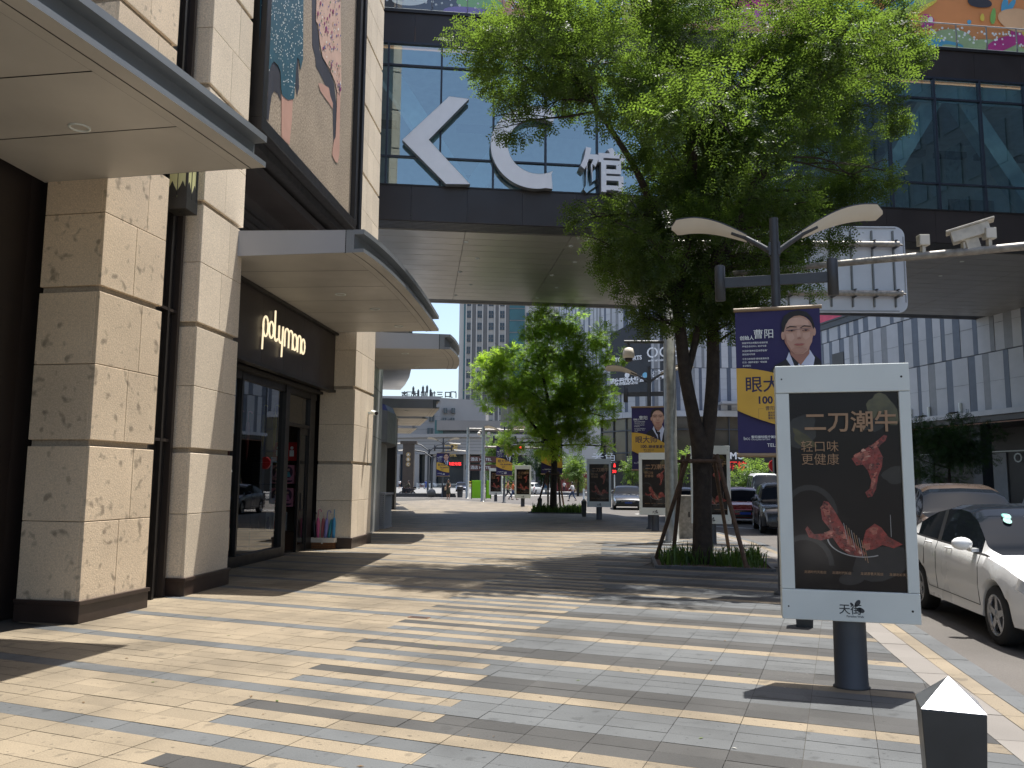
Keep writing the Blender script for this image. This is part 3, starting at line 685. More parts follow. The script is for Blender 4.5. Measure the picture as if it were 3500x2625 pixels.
# inside: floor, ceiling, back, sloping struts
b = MB(BF)
m_in = mat('bridge_inside', (.50,.52,.52), .8); m_strut = mat('pale_blue_strut', (.60,.70,.74), .55)
b.box(X0, X1, .35, DP-.4, 11.95, 12.05, 0); b.box(X0, X1, .5, DP-.4, 17.2, 17.35, 0); b.box(X0, X1, 5.4, 5.5, 12.05, 17.2, 0, .8); b.box(X0, X1, DP-.35, DP-.1, 12.2, 17.4, 0)
b.box(X0, X1, .36, .44, 16.64, 17.4, 4)
for k in range(21): b.box(X0+k*1.93, X0+k*1.93+1.4, 3.9, 4.2, 16.0, 16.25, 3, 1)
for k in range(6): b.box(X0+k*7.6, X0+k*7.6+2.2, 5.3, 5.42, 12.3, 14.6, 3)
b.build('interior', [m_in, m_strut, m_darkin, mat('grille_grey', (.12,.13,.13), .7), mat('pale_spandrel', (.62,.70,.72), .7, var=.15, vs=1.5)], br, True)
for k in range(5):
    x = -3.2+k*7.7
    for (xa, xb) in ((x-3.4, x), (x+4.2, x+.8)):
        c = MB(BF); d = Vector((xb-xa, 0, 5.3)); c.prism([(xa-.42, 12.05),(xa+.42, 12.05),(xb+.42, 17.3),(xb-.42, 17.3)], .55, 1.15, 'y'); c.build('strut', m_strut, br, True, bevel=.03)
# mullions, transoms, panes
b = MB(BF)
xs = [-3.85+k*1.925 for k in range(-2, 20)]
for x in xs: b.box(x-.035, x+.035, -.04, .14, 12.1, 17.5)
for z in (13.14, 16.6): b.box(X0, X1, -.03, .1, z-.03, z+.03)
b.box(X0, X1, -.03, .12, 17.42, 17.5)
b.build('mullion', mat('blue_black_frame', (.02,.026,.04), .4), br, True)
b = MB(BF)
for x in xs:
    for z0, z1 in ((12.1,13.11),(13.17,16.57),(16.63,17.42)):
        a = R_.uniform(-.004, .004); c = R_.uniform(-.004, .004)
        b.quad((x+.035,.05+a,z0),(x+1.89,.05-a,z0),(x+1.89,.05-a+c,z1),(x+.035,.05+a+c,z1))
b.build('glass_pane', m_glassb, br, True)
# railing on top
rl = thing('roof_railing', 'glass railing with white dots along the top of the skybridge', 'railing', tuple(BF @ Vector((0, .1, 18.72))), 6.4)
b = MB()
for k in range(30): b.box(-6.9+k*1.3, -6.87+k*1.3, -.02, .03, 0, 1.1); b.box(-6.9+k*1.3, -6.87+k*1.3, -.02, .03, .2, .26)
b.tube([(-7, 0, 1.12), (32, 0, 1.12)], .025, 6); b.tube([(-7, 0, .12), (32, 0, .12)], .02, 6)
b.build('rail_frame', m_alu, rl)
b = MB()
for k in range(30): b.quad((-6.86+k*1.3,0,.15),(-5.62+k*1.3,0,.15),(-5.62+k*1.3,0,1.08),(-6.86+k*1.3,0,1.08))
rp = b.build('glass_panel', glass('rail_glass', (.80,.86,.84), (1,1,1), 0, .1), rl)
b = MB(); rr = random.Random(9)
for k in range(430):
    x, z = rr.uniform(-6.8, 32), rr.uniform(.35, 1.0); r = rr.choice([.03,.045,.055])
    b.poly([(x+r*math.cos(a*1.047), -.012, z+r*math.sin(a*1.047)) for a in range(6)][::-1])
b.build('dot_print', m_dots, rp)
# mural wall set back on the roof
mu = thing('mural_hoarding', 'large printed hoarding of orange, green, blue and magenta shapes behind the roof railing', 'hoarding', tuple(BF @ Vector((0, 2.6, 18.7))), 6.4)
b = MB(); b.box(-7, 33, 0, .4, 0, 4.7)
hb = b.build('hoarding_board', mat('print_orange', (.62,.24,.08), .6, var=.10, vs=.5), mu)
cols = [mat('mural_'+n, c, .6, var=.08, vs=1) for n, c in (('green', (.20,.42,.10)), ('lime', (.42,.50,.16)), ('blue', (.08,.32,.50)), ('magenta', (.45,.03,.22)), ('yellow', (.70,.55,.08)), ('violet', (.20,.12,.36)), ('white', (.7,.7,.66)), ('peach', (.66,.40,.22)), ('charcoal', (.04,.04,.05)), ('pale_green', (.33,.42,.22)))]
b = MB(); rr = random.Random(21); e = .004
def blob(cx, cz, rx, rz, m, n=18, wob=.15):
    global e
    e += .0015; ph = rr.uniform(0, 6)
    b.poly([(min(33, max(-7, cx+rx*(1+wob*math.sin(3*t+ph))*math.cos(t))), -e, min(4.7, max(.0, cz+rz*(1+wob*math.sin(2*t+ph))*math.sin(t)))) for t in [2*math.pi*k/n for k in range(n)]][::-1], m)
mM = wm(mu); mn = mM.to_3x3() @ Vector((0, -1, 0))
def onm(px, py):       # flat print laid out on the hoarding
    d = _F + _R*((px-1750)/CF) - _U*((py-1312.5)/CF); p = EYE + d*((mM.translation-EYE).dot(mn)/d.dot(mn)); q = mM.inverted() @ p
    return (min(33, max(-7, q.x)), min(4.7, max(0, q.z)))
def shape(cx, cy, rx, ry, m, rot=0, wob=.06):
    global e
    e += .0015; ph = rr.uniform(0, 6); pl = []
    for k in range(24):
        t = 2*math.pi*k/24; r = 1+wob*math.sin(3*t+ph); x, y = rx*r*math.cos(t), ry*r*math.sin(t)
        u, v = onm(cx+x*math.cos(rot)-y*math.sin(rot), cy+x*math.sin(rot)+y*math.cos(rot)); pl.append((u, -e, v))
    b.poly(pl, m)
for k in range(7): shape(1900+k*170, 20+rr.uniform(-30, 40), 120, 55, [0, 2, 4, 1, 3, 7, 2][k], rr.uniform(-.4, .4))
for cx, cy, rx, ry, m, rot in ((1450,30,170,60,8,0),(1640,10,80,26,0,.1),(1600,44,90,20,5,.05),(1400,5,60,14,6,0),
    (3100,40,110,30,1,-.5),(3070,20,60,20,2,-.4),(3120,48,90,10,4,-.5),(3045,60,50,30,1,-.3),
    (3260,215,330,62,1,.04),(3110,180,85,62,9,0),(3240,165,105,62,9,0),(3400,190,110,55,9,.1),(3330,205,60,40,1,0),
    (3210,152,78,17,2,.12),(3262,170,46,14,9,.2),(3430,150,70,22,3,-.35),(3500,110,45,50,3,.4),(3505,105,16,24,4,0),
    (3166,76,25,26,3,0),(3178,70,9,11,6,0),(3345,8,42,20,8,.2),(3392,58,9,28,0,.1),(3355,62,7,13,4,0),(3432,30,12,36,2,.05),(3455,20,9,22,2,.5),(3310,78,7,8,2,0),(3470,70,60,40,7,.2)):
    shape(cx, cy, rx, ry, m, rot)
b.build('printed_shapes', cols, hb)
# channel letters
cl = thing('channel_letter_sign', 'white box letters on the skybridge glass reading a chevron K, C and a character', 'sign', tuple(BF @ Vector((1.5, -.1, 12.1))), 6.4)
L0 = Matrix.Translation((-1.5, .1, -12.1))
m_let = mat('letter_white', (.90,.91,.93), .35, var=.03); m_lside = mat('letter_side', (.20,.21,.22), .4, metal=.5)
def letter(polys, nm='letter'):
    b = MB(L0)
    for pl in polys:
        b.prism(pl, -.32, -.06, 'y', 1); b.poly([(x, -.324, z) for x, z in pl], 0)
        b.prism([(x, z) for x, z in pl], -.332, -.322, 'y', 1, cap=False)
    return b.build(nm, [m_let, m_lside], cl)
letter([[(-1.36,13.62),(.28,15.35),(1.0,15.30),(-.42,13.68),(1.08,12.1),(.22,12.07)]])
ca, co, ci = [], 1.70, 1.17
outer = [(3.42+1.62*math.cos(rad(a)), 13.62+1.57*math.sin(rad(a))) for a in range(62, 298, 8)]
inner = [(3.52+1.1*math.cos(rad(a)), 13.66+1.05*math.sin(rad(a))) for a in range(300, 55, -8)]
outer = [(3.42+1.62*math.cos(rad(a)), 13.62+1.57*math.sin(rad(a))) for a in range(62, 290, 6)] + [(4.06, 12.07), (4.02, 12.62)]
letter([outer + inner])
b = MB(L0); b.text('馆', 1.75, wr(5.06, -.06, 12.22), 1, .26, .025); b.text('馆', 1.75, wr(5.06, -.334, 12.22), 0, .006, .018); b.build('letter', [m_let, m_lside], cl)
# ================================================================ striped mall, right wing
def strips(b, M, L, levels, seed, wmin=.5, wmax=1.6, skip=()):
    r = random.Random(seed); o = b.M; b.M = M
    for z0, z1 in levels:
        x = 0; last = 0
        while x < L:
            wd = r.uniform(wmin*1.2, wmax) if last else r.uniform(.28, .62); last = not last
            x1 = min(L, x+wd); m = 0 if not last else r.choice([1, 2, 2])
            if last == 0: m = 0
            hole = [h for h in skip if h[0] < x1 and h[1] > x and h[2] < z1 and h[3] > z0]
            b.box(x+.006, x1-.006, -r.choice([.03,.04,.05]), .1, z0+.012, z1-.012, (1 if m == 1 else 2) if last else 0, r.uniform(.92, 1.06))
            if not last:
                n = int((z1-z0)/1.2)
                for k in range(1, n): b.box(x+.006, x1-.006, -.0515, .0, z0+k*(z1-z0)/n-.005, z0+k*(z1-z0)/n+.005, 3)
            x = x1
    b.M = o
m_pg = mat('pale_grey_panel', (.40,.405,.415), .5, var=.07, vs=1.2, speck=.05, sscale=40); m_mg = mat('mid_grey_panel', (.20,.205,.21), .5, var=.08); m_bg = mat('blue_grey_panel', (.085,.10,.13), .45, var=.1)
mg_ = [m_pg, m_mg, m_bg, m_lampg]
# frame: +x along the front towards us (to the right in view), -y faces the street
WF = frame(21.55, 67.7, -79.05) 
wr_ = thing('striped_mall', 'grey striped mall wing with dark recessed ground floor along the right side of the street', 'building', (24, 55, 0))
LW = 78
b = MB()
strips(b, WF, LW, [(5.62,8.74),(8.78,11.83),(11.87,12.85)], 12, .38, 1.3)
b.M = WF
b.box(0, LW, .05, 6, 5.4, 12.9, 2)
b.build('wall', mg_, wr_, True)
b = MB(WF); b.box(-.05, LW, -.12, .3, 12.87, 13.3, 0); b.box(-.1, LW, -.2, .2, 13.3, 13.42, 0); b.build('roof_edge', m_lampg, wr_, True)
b = MB(WF); b.box(-.05, LW, -.35, .2, 5.32, 5.6, 0); b.box(-.05, LW, -.2, 5.5, 5.0, 5.3, 1); b.build('ledge', [m_pg, m_brown], wr_, True)
for x, z in ((9.2, 9.5), (4.6, 9.0)): b = MB(WF); b.box(x, x+1.4, -.062, -.03, z, z+1.4); b.build('vent_opening', m_brown, wr_, True)
b = MB(WF)
b.box(0, LW, 4.6, 5.5, 0, 5.0, 0); b.box(0, .3, 0, 5, 0, 5, 0)
for k in range(12):
    x = 2.5+k*6.4; b.box(x, x+.7, .5, 1.2, 0, 5.0, 1 if k % 2 else 3, .6); b.box(x+2.1, x+2.4, 4.4, 4.62, 0, 3.6, 2); b.box(x+3.2, x+5.9, 4.5, 4.62, 3.55, 3.62, 2)
    b.box(x+3.2, x+4.4, 4.52, 4.62, .2, 3.5, 3, .5+.3*(k % 3))
b.box(0, LW, -.1, -.05, 4.9, 4.96, 4)
b.build('ground_floor', [m_black, m_lampg, m_white, m_mg, mat('copper_trim', (.25,.12,.07), .5)], wr_, True)
for k, (x, tx) in enumerate(((20.4,'O'),(25.8,'9'),(25.9,'号楼'))):
    b = MB(WF); b.text(tx, .8 if k < 2 else .4, wr(x, 4.40, 2.9 if k < 2 else 2.4), 0, .03); b.build('lettering', m_white, wr_, True)
for k, x in enumerate((17.0, 18.6, 21.2)):
    b = MB(WF); b.lathe([(.3,5.6),(.34,5.64),(.2,5.72)], 12, cx=x, cy=-.15); b.tube([(x+.5,-.1,5.6),(x+.5,-.1,6.2)], .09, 8, 1); b.build('flood_light', [m_black, m_white], wr_, True)
# red roof sign behind the right wing
t = thing('red_hoarding', 'plain pink red hoarding rising above the roof of the striped mall wing', 'hoarding', (25.6, 71, 0), -50)
b = MB(); b.box(-3, 7, 0, .4, 12.6, 16.6); b.build('board', mat('pink_red', (.62,.09,.14), .6), t)
for x in (-2.5, 2, 6.5): b = MB(); b.box(x-.15, x+.15, .4, .7, 0, 16.2); b.build('post', m_lampg, t)
# ================================================================ striped mall, centre building
cb = thing('corner_mall', 'pale striped corner mall with dark logo board and glass base in the middle distance', 'building', (16, 100, 0))
V = lambda x, y: Vector((x, y, 0))
pts = [V(7.0, 121), V(9.3, 112.5), V(11.6, 107), V(14.3, 102.8), V(17.6, 100.2), V(22, 99.2), V(40, 99.2)]
bW, bG, bL = MB(), MB(), MB()
zb, zt = 9.9, 31
for k in range(len(pts)-1):
    d = pts[k+1]-pts[k]; ang = math.degrees(math.atan2(d.y, d.x)); M = frame(pts[k].x, pts[k].y, ang)
    strips(bW, M, d.length, [(zb+.4,zb+5.6),(zb+5.65,zb+11),(zb+11.05,zb+16),(zb+16.05,zt)], 31+k, .4, 1.1)
    bW.M = M; bW.box(-.1, d.length+.1, .06, 3, zb, zt, 2)
    bL.M = M; bL.box(-.06, d.length+.06, -.5, .3, zb-.35, zb+.35)
    if k >= 2:
        bG.M = M
        bG.box(0, d.length, .3, .4, 3.9, zb-.3, 0)
        n = max(2, int(d.length/2.2))
        for i in range(n+1): bG.box(d.length*i/n-.06, d.length*i/n+.06, .12, .3, 3.9, zb-.3, 1)
        for z in (3.9, 5.2, 8.0): bG.box(0, d.length, .1, .3, z-.08, z+.08, 1)
        bG.box(0, d.length, .5, .6, 0, 3.9, 2); bG.box(0, d.length, .0, .5, 3.5, 3.9, 3)
cw = bW.build('wall', mg_, cb, True); bL.build('ledge', m_pg, cb, True)
m_gl2 = mat('brown_glass', (.085,.07,.05), .08, var=.35, vs=.35, spec=.7)
bG.build('glass_base', [m_gl2, m_lampg, m_black, m_brown], cb, True)
b = MB(); b.prism([(11.2,3.2),(12.0,3.2),(14.2,9.4),(13.0,9.4)], 106.6, 107.4, 'y'); b.build('slanted_post', m_black, cb, True)
b = MB(); A, B = AT(2290,1375,98), AT(2560,1375,98)
b.box(A.x+6, B.x+2, 97.0, 99, A.z-.2, A.z+.1); b.build('glass_canopy', m_alul, cb, True)
# logo board wrapped on the corner
lb = thing('logo_board', 'dark board with white shop logos on the striped corner mall', 'sign', (15, 101.5, 12.5))
b = MB()
bp = [(12.6,103.8),(15.93,101.0),(19.95,99.3)]
for k in range(2):
    (xa, ya), (xb, yb) = bp[k], bp[k+1]; za, zb2 = (20.4, 22.0)[k], (22.0, 23.4)[k]
    b.add([(xa,ya,12.7),(xb,yb,12.7),(xb,yb,zb2),(xa,ya,za),(xa+.3,ya+.5,12.7),(xb+.3,yb+.5,12.7),(xb+.3,yb+.5,zb2),(xa+.3,ya+.5,za)], [(0,1,2,3),(7,6,5,4),(0,4,5,1),(3,2,6,7),(0,3,7,4),(1,5,6,2)])
b.build('board', mat('charcoal_board', (.028,.03,.034), .5, var=.1), lb, True)
m_lw = mat('logo_white', (.8,.8,.8), .5)
def onb(px, py, k):        # frame on one facet of the board at a point of the view
    (xa, ya), (xb, yb) = bp[k], bp[k+1]; d = Vector((xb-xa, yb-ya, 0)).normalized(); n = Vector((d.y, -d.x, 0))
    r = AT(px, py, 1)-EYE; t = (Vector((xa, ya, CAMH))-EYE).dot(n)/r.dot(n); p = EYE+r*t+n*.08
    return Matrix.Translation(p) @ Matrix.Rotation(math.atan2(d.y, d.x), 4, 'Z') @ UPR
def logo(parts, nm='logo_lettering'):
    b = MB()
    for body, px, py, size, k, bold in parts: b.text(body, size, onb(px, py, k), 0, .05, bold, 'CENTER')
    b.build(nm, m_lw, lb, True)
logo([('TOPSPORTS', 2148, 1233, .74, 0, .03)]); logo([('OCE', 2262, 1221, 1.9, 1, .0), ('original color edition', 2262, 1234, .40, 1, .02)])
logo([('重庆巴渝大饭店', 2143, 1307, .72, 0, .05), ('BA YU GRAND HOTEL', 2143, 1315, .33, 0, .04)])
logo([('美時', 2262, 1293, 1.15, 1, .06)])
b = MB(); b.M = onb(2145, 1282, 0); b.poly([(.36*math.cos(t), .36*math.sin(t), .02) for t in [k*.35 for k in range(18)]]); b.poly([(.2*math.cos(t), .36+.22*math.sin(t), .03) for t in [k*.35 for k in range(18)]]); b.poly([(-.34,.6,.03),(0,.34,.03),(.34,.6,.03)]); b.build('emblem', m_lw, lb, True)
b = MB(); b.M = onb(2214, 1289, 1); b.poly([(-.3+.34*math.cos(t), .25+.34*math.sin(t), .02) for t in [k*.35 for k in range(18)]], 0); b.quad((-.1,-.4,.03),(.4,-.4,.03),(.4,.12,.03),(-.1,.12,.03), 1); b.build('emblem', [mat('logo_blue', (.2,.5,.7), .5), mat('logo_lemon', (.8,.75,.4), .5)], lb, True)
# shop signs on the glass base
t = thing('vertical_sign', 'black vertical sign with two white characters on the corner mall behind the forked trunk', 'sign', (19.0, 98.6, 4.4)); 
b = MB(); b.box(-.9,.9,-.1,.25,0,5.2); b.build('board', m_black, t); b = MB()
for k, c in enumerate('樂記'): b.text(c, 1.6, wr(0, -.12, 3.3-k*1.7), 0, .03, .02, 'CENTER')
b.text('台北味', .5, wr(0, -.12, .8), 0, .02, .0, 'CENTER'); b.build('lettering', m_lw, t)
A = AT(2520, 1560, 97); t = thing('shop_sign', 'dark shop sign ending in white letters MO beside the blue and yellow banner', 'sign', tuple(A)); b = MB(); b.box(-5,4,0,.3,-.6,.8); b.build('board', m_black, t); b = MB(); b.text('MO', 1.1, wr(-.9,-.02,-.3), 0, .02, .03); b.build('lettering', m_lw, t)
A = AT(2520, 1595, 97.5); t = thing('shop_sign', 'dark red shop sign with red characters under the corner mall glass', 'sign', tuple(A)); b = MB(); b.box(-5,4,0,.3,-.5,.9); b.build('board', m_black, t); b = MB(); b.text('海酒坊', 1.1, wr(-2.2,-.02,-.3), 0, .02, .03); b.build('lettering', mat('red_lit', (.5,.02,.02), .5, emit=(1,.05,.05), es=.35), t)
A = AT(2650, 1592, 70); t = thing('oval_sign', 'red oval shop sign hanging in the shade above the white van', 'sign', tuple(A)); b = MB(); b.tube([(0,0,0),(0,.15,0)], .55, 18); b.build('disc', m_red, t); b=MB(); b.tube([(0,.1,.5),(0,.1,2.5)], .03, 6); b.build('hanger', m_black, t)
A = AT(2038, 1575, 104); t = thing('shop_sign', 'white script lettering above the entrance of the corner mall', 'sign', tuple(A)); b = MB(); b.text('老鱼', 1.6, wr(-.6,-.02,-.2), 0, .05); b.build('lettering', m_lw, t); b=MB(); b.box(-1,4,0,.3,-.8,.0); b.build('board', m_black, t)

m_tglass0 = mat('dark_window', (.03,.035,.04), .15, var=.3)
# block added out of view to darken what the right hand bridge panes mirror
tw = thing('reflection_block', 'tall dark grey block added out of view, mirrored in the right skybridge panes', 'building', (47, 0, 0))
b = MB(); b.box(37.5, 62, -45, 27, 0, 44, 0)
rr = random.Random(2)
for k in range(36):
    for j in range(10): b.box(37.42, 37.5, -44.5+k*2, -43+k*2, 2+j*4.2, 5+j*4.2, 1, rr.uniform(.6, 1.3))
b.box(37.2, 62.3, -45.3, 27.3, 44, 44.6, 0)
b.build('wall', [m_lampg, m_tglass0], tw, True)
# ================================================================ light boxes with posters
m_pbk = mat('poster_black', (.014,.0105,.0095), .22, var=.25, vs=1.5, spec=.22)
m_gold = mat('poster_gold', (.30,.17,.085), .3, var=.1); m_meat = mat('poster_meat', (.20,.022,.015), .3, var=.55, vs=22); m_meatl = mat('poster_meat_light', (.34,.10,.065), .3, var=.55, vs=30)
m_meatd = mat('poster_meat_dark', (.085,.010,.008), .3, var=.4, vs=20); m_meath = mat('poster_meat_shine', (.50,.26,.19), .3, var=.3, vs=30)
m_smoke = mat('poster_smoke', (.030,.028,.027), .2, var=.4, vs=3, spec=.3); m_olive = mat('poster_olive', (.055,.045,.014), .12, var=.5, vs=8); m_tong = mat('poster_steel', (.30,.29,.28), .2)
m_ink = mat('dark_ink', (.035,.04,.045), .6)
def ell(cx, cz, a, c, rot=0, n=18, wob=0, ph=0):
    o = []
    for k in range(n):
        t = 2*math.pi*k/n; r = 1+wob*math.sin(3*t+ph)+wob*.6*math.sin(5*t+2*ph); x, z = a*r*math.cos(t), c*r*math.sin(t)
        o.append((cx+x*math.cos(rot)-z*math.sin(rot), cz+x*math.sin(rot)+z*math.cos(rot)))
    return o
def light_box(label, loc, rot=-18):
    t = thing('advert_light_box', label, 'light box', loc, rot, 'advert light boxes along the pavement')
    W = .51
    b = MB(); b.lathe([(.135,0),(.14,.012),(.126,.02),(.123,.54)], 28); b.v = [(x, y*.72, z) for x, y, z in b.v]; b.build('post', m_lampg, t)
    b = MB()
    b.box(-W, W, -.10, .10, 2.335, 2.56, 0); b.box(-W, W, -.10, .10, .52, .755, 0)
    b.box(-W, -W+.105, -.095, .095, .757, 2.333, 0); b.box(W-.085, W, -.095, .095, .757, 2.333, 0); b.box(-W+.01, W-.01, -.06, .088, .757, 2.333, 1)
    fr = b.build('frame', [m_white, m_black], t, bevel=.006)
    Y = -.068; b = MB(); x0, x1 = -W+.107, W-.087
    b.quad((x0,Y,.757),(x1,Y,.757),(x1,Y,2.333),(x0,Y,2.333), 0)
    e = [Y]
    meats = []
    def ap(pl, m):
        e[0] -= .00012
        if m == 2 and len(pl) > 12: meats.append(pl)
        e[0] -= .0002 if len(pl) > 9 else 0
        b.poly([(min(x1, max(x0, x)), e[0], min(2.33, max(.76, z))) for x, z in pl], m)
    U = lambda u, v: (x0+u*(x1-x0), 2.333-v*1.576)
    def eu(u, v, a, c, m, rot=0, wob=.0, ph=0, n=18): cx, cz = U(u, v); ap(ell(cx, cz, a, c, rot, n, wob, ph), m)
    # dim smoke shapes, bottles
    eu(.08,.20,.16,.12,4,.6,.12); eu(.12,.24,.10,.05,5,-.7,.2); eu(.86,.09,.14,.10,5,-.9,.12,1); eu(.80,.16,.10,.05,4,.6,.2); eu(.95,.42,.10,.07,4,.3,.1)
    for (u, v, r0, r1) in ((.16,.62,.21,.17),(.10,.88,.22,.18)):
        cx, cz = U(u, v); o = [(cx+r0*math.cos(k*.25), cz+r0*1.1*math.sin(k*.25)) for k in range(0, 11)]; i = [(cx+r1*math.cos(k*.25), cz+r1*1.1*math.sin(k*.25)) for k in range(10, -1, -1)]; ap(o+i, 4)
    eu(.80,.86,.24,.13,4,.25,.06,2); eu(.52,.94,.10,.05,4,.2)
    # meat hanging from the fork, meat on the grill
    ap([U(*p) for p in ((.56,.34),(.66,.30),(.76,.265),(.86,.22),(.89,.225),(.87,.25),(.80,.28),(.84,.33),(.83,.38),(.79,.43),(.77,.49),(.73,.53),(.69,.535),(.67,.51),(.71,.49),(.73,.45),(.70,.40),(.66,.37),(.60,.375))], 2)
    eu(.66,.325,.055,.04,3,.3,.2); eu(.77,.275,.04,.018,3,.6,.2); eu(.745,.46,.014,.05,3,-.2,.1)
    ap([U(*p) for p in ((.26,.60),(.29,.555),(.33,.56),(.38,.60),(.44,.66),(.50,.72),(.58,.78),(.66,.815),(.60,.835),(.50,.82),(.42,.79),(.36,.74),(.25,.755),(.14,.74),(.11,.70),(.13,.685),(.19,.725),(.29,.72),(.34,.70),(.27,.65))], 2)
    eu(.31,.60,.035,.05,3,.2,.2); eu(.33,.715,.035,.014,3,.2,.2); eu(.47,.735,.02,.06,3,.7,.2)
    ap([U(*p) for p in ((.66,.70),(.74,.665),(.80,.685),(.86,.73),(.98,.765),(.90,.785),(.80,.77),(.74,.79),(.66,.80),(.62,.77))], 2)
    eu(.73,.70,.03,.03,3,.2,.2); eu(.66,.78,.03,.025,3,.4,.2)
    cx, cz = U(.62,.74); o = [(cx+.26*math.cos(rad(a)), cz+.15*math.sin(rad(a))) for a in range(185, 300, 8)]; i = [(cx+.25*math.cos(rad(a)), cz+.142*math.sin(rad(a))) for a in range(297, 184, -8)]; ap(o+i, 6)
    for k in range(9): ap([U(.46+k*.022+d, .665+k*.012+v) for d, v in ((0,0),(.005,0),(.035,.10),(.03,.10))], 1 if k % 3 else 6)
    ap([U(.88,.62),U(.885,.62),U(.885,.73),U(.88,.73)], 6)
    rm = random.Random(17)
    def inpoly(x, z, pl):
        r_ = False
        for (xa, za), (xb, zb) in zip(pl, pl[1:]+pl[:1]):
            if (za > z) != (zb > z) and x < (xb-xa)*(z-za)/(zb-za)+xa: r_ = not r_
        return r_
    for pl in meats:
        xs_, zs_ = [p[0] for p in pl], [p[1] for p in pl]; k = 0
        for _ in range(900):
            x, z = rm.uniform(min(xs_), max(xs_)), rm.uniform(min(zs_), max(zs_))
            if not inpoly(x, z, pl) or not inpoly(x+.012, z+.008, pl) or not inpoly(x-.012, z-.008, pl): continue
            ap(ell(x, z, rm.uniform(.006,.022), rm.uniform(.004,.012), rm.uniform(0, 3), 9, .25, rm.uniform(0, 6)), rm.choice([2,3,3,7,7,7,2,8])); k += 1
            if k > 46: break
    e[0] -= .0008
    b.text('二刀潮牛', .178, wr(x0+.105, e[0], 2.03), 1, 0, .016)
    b.text('轻口味', .098, wr(x0+.075, e[0], 1.86), 1, 0, -.004); b.text('更健康', .098, wr(x0+.075, e[0], 1.755), 1, 0, -.004)
    for k, s_ in enumerate(('龙湖时代天街店','龙湖时代城店','龙湖源著天街店','龙湖北城天街店')): b.text(s_, .024, wr(x0+.07+k*.21, e[0], .885), 1, 0, .01)
    b.build('poster', [m_pbk, m_gold, m_meat, m_meatl, m_smoke, m_olive, m_tong, m_meatd, m_meath], fr)
    b = MB(); b.tube([(W-.06,-.1012,2.45),(W-.06,-.098,2.45)], .009, 10); b.tube([(W-.06,-.1012,.62),(W-.06,-.098,.62)], .009, 10); b.tube([(-W+.05,-.1012,.62),(-W+.05,-.098,.62)], .007, 8); b.tube([(-W+.05,-.1012,2.45),(-W+.05,-.098,2.45)], .007, 8); b.build('screw', m_black, fr)
    b = MB(); y = -.1015
    b.text('天街', .085, wr(-.085, y, .585), 0, 0, .01); b.text('Paradise Walk', .022, wr(-.03, y, .555), 0, 0, .012)
    for (cx, cz, a, c, r) in ((.055,.665,.030,.017,.95),(.075,.612,.030,.019,-.35),(.012,.655,.016,.009,2.3)): b.poly([(x, y, z) for x, z in ell(cx, cz, a, c, r, 16)])
    b.build('emblem', m_ink, fr)
    return t
P = G(2915, 2352)
lbx = light_box('nearest white framed advert light box, its dark food poster beside the white sedan', (P.x, P.y+.02, 0), -15)
def lbcopy(px, py, label, rot=-18):
    p = G(px, py); return copy_tree(lbx, (p.x, p.y, 0), rot, label)
lbcopy(2433, 1858, 'white framed advert light box half hidden behind the forked trunk of the big tree', -16)
lbcopy(2240, 1814.6, 'white framed advert light box beside the galvanised pole under a banner', -14)
lbcopy(2048, 1775.5, 'shaded advert light box beside the red countdown traffic light', -10)
lbcopy(1786.7, 1731.4, 'sunlit advert light box directly right of the two walkers in orange', -8)
lbcopy(1694, 1714, 'far advert light box left of the walkers in orange, partly behind the banner', -8)
t = copy_tree(lbx, tuple(G(1866, 1688, RZ)), -6, 'advert light box with blue poster across the road behind the small tree trunk'); t['group'] = 'advert light boxes along the pavement'
t.scale = (1.0,)*3
for f in kids(t):
    for c in kids(f):
        if c.name.startswith('poster'):
            nb = MB(); nb.quad((-.438,-.069,.757),(.458,-.069,.757),(.458,-.069,2.333),(-.438,-.069,2.333), 0); nb.prism([(x, z) for x, z in ell(.05,1.5,.2,.35,.3,14,.15)], -.0705, -.0695, 'y', 1)
            nb.build('poster', [mat('blue_poster', (.05,.16,.30), .3, var=.3), m_meatl], f); bpy.data.objects.remove(c)

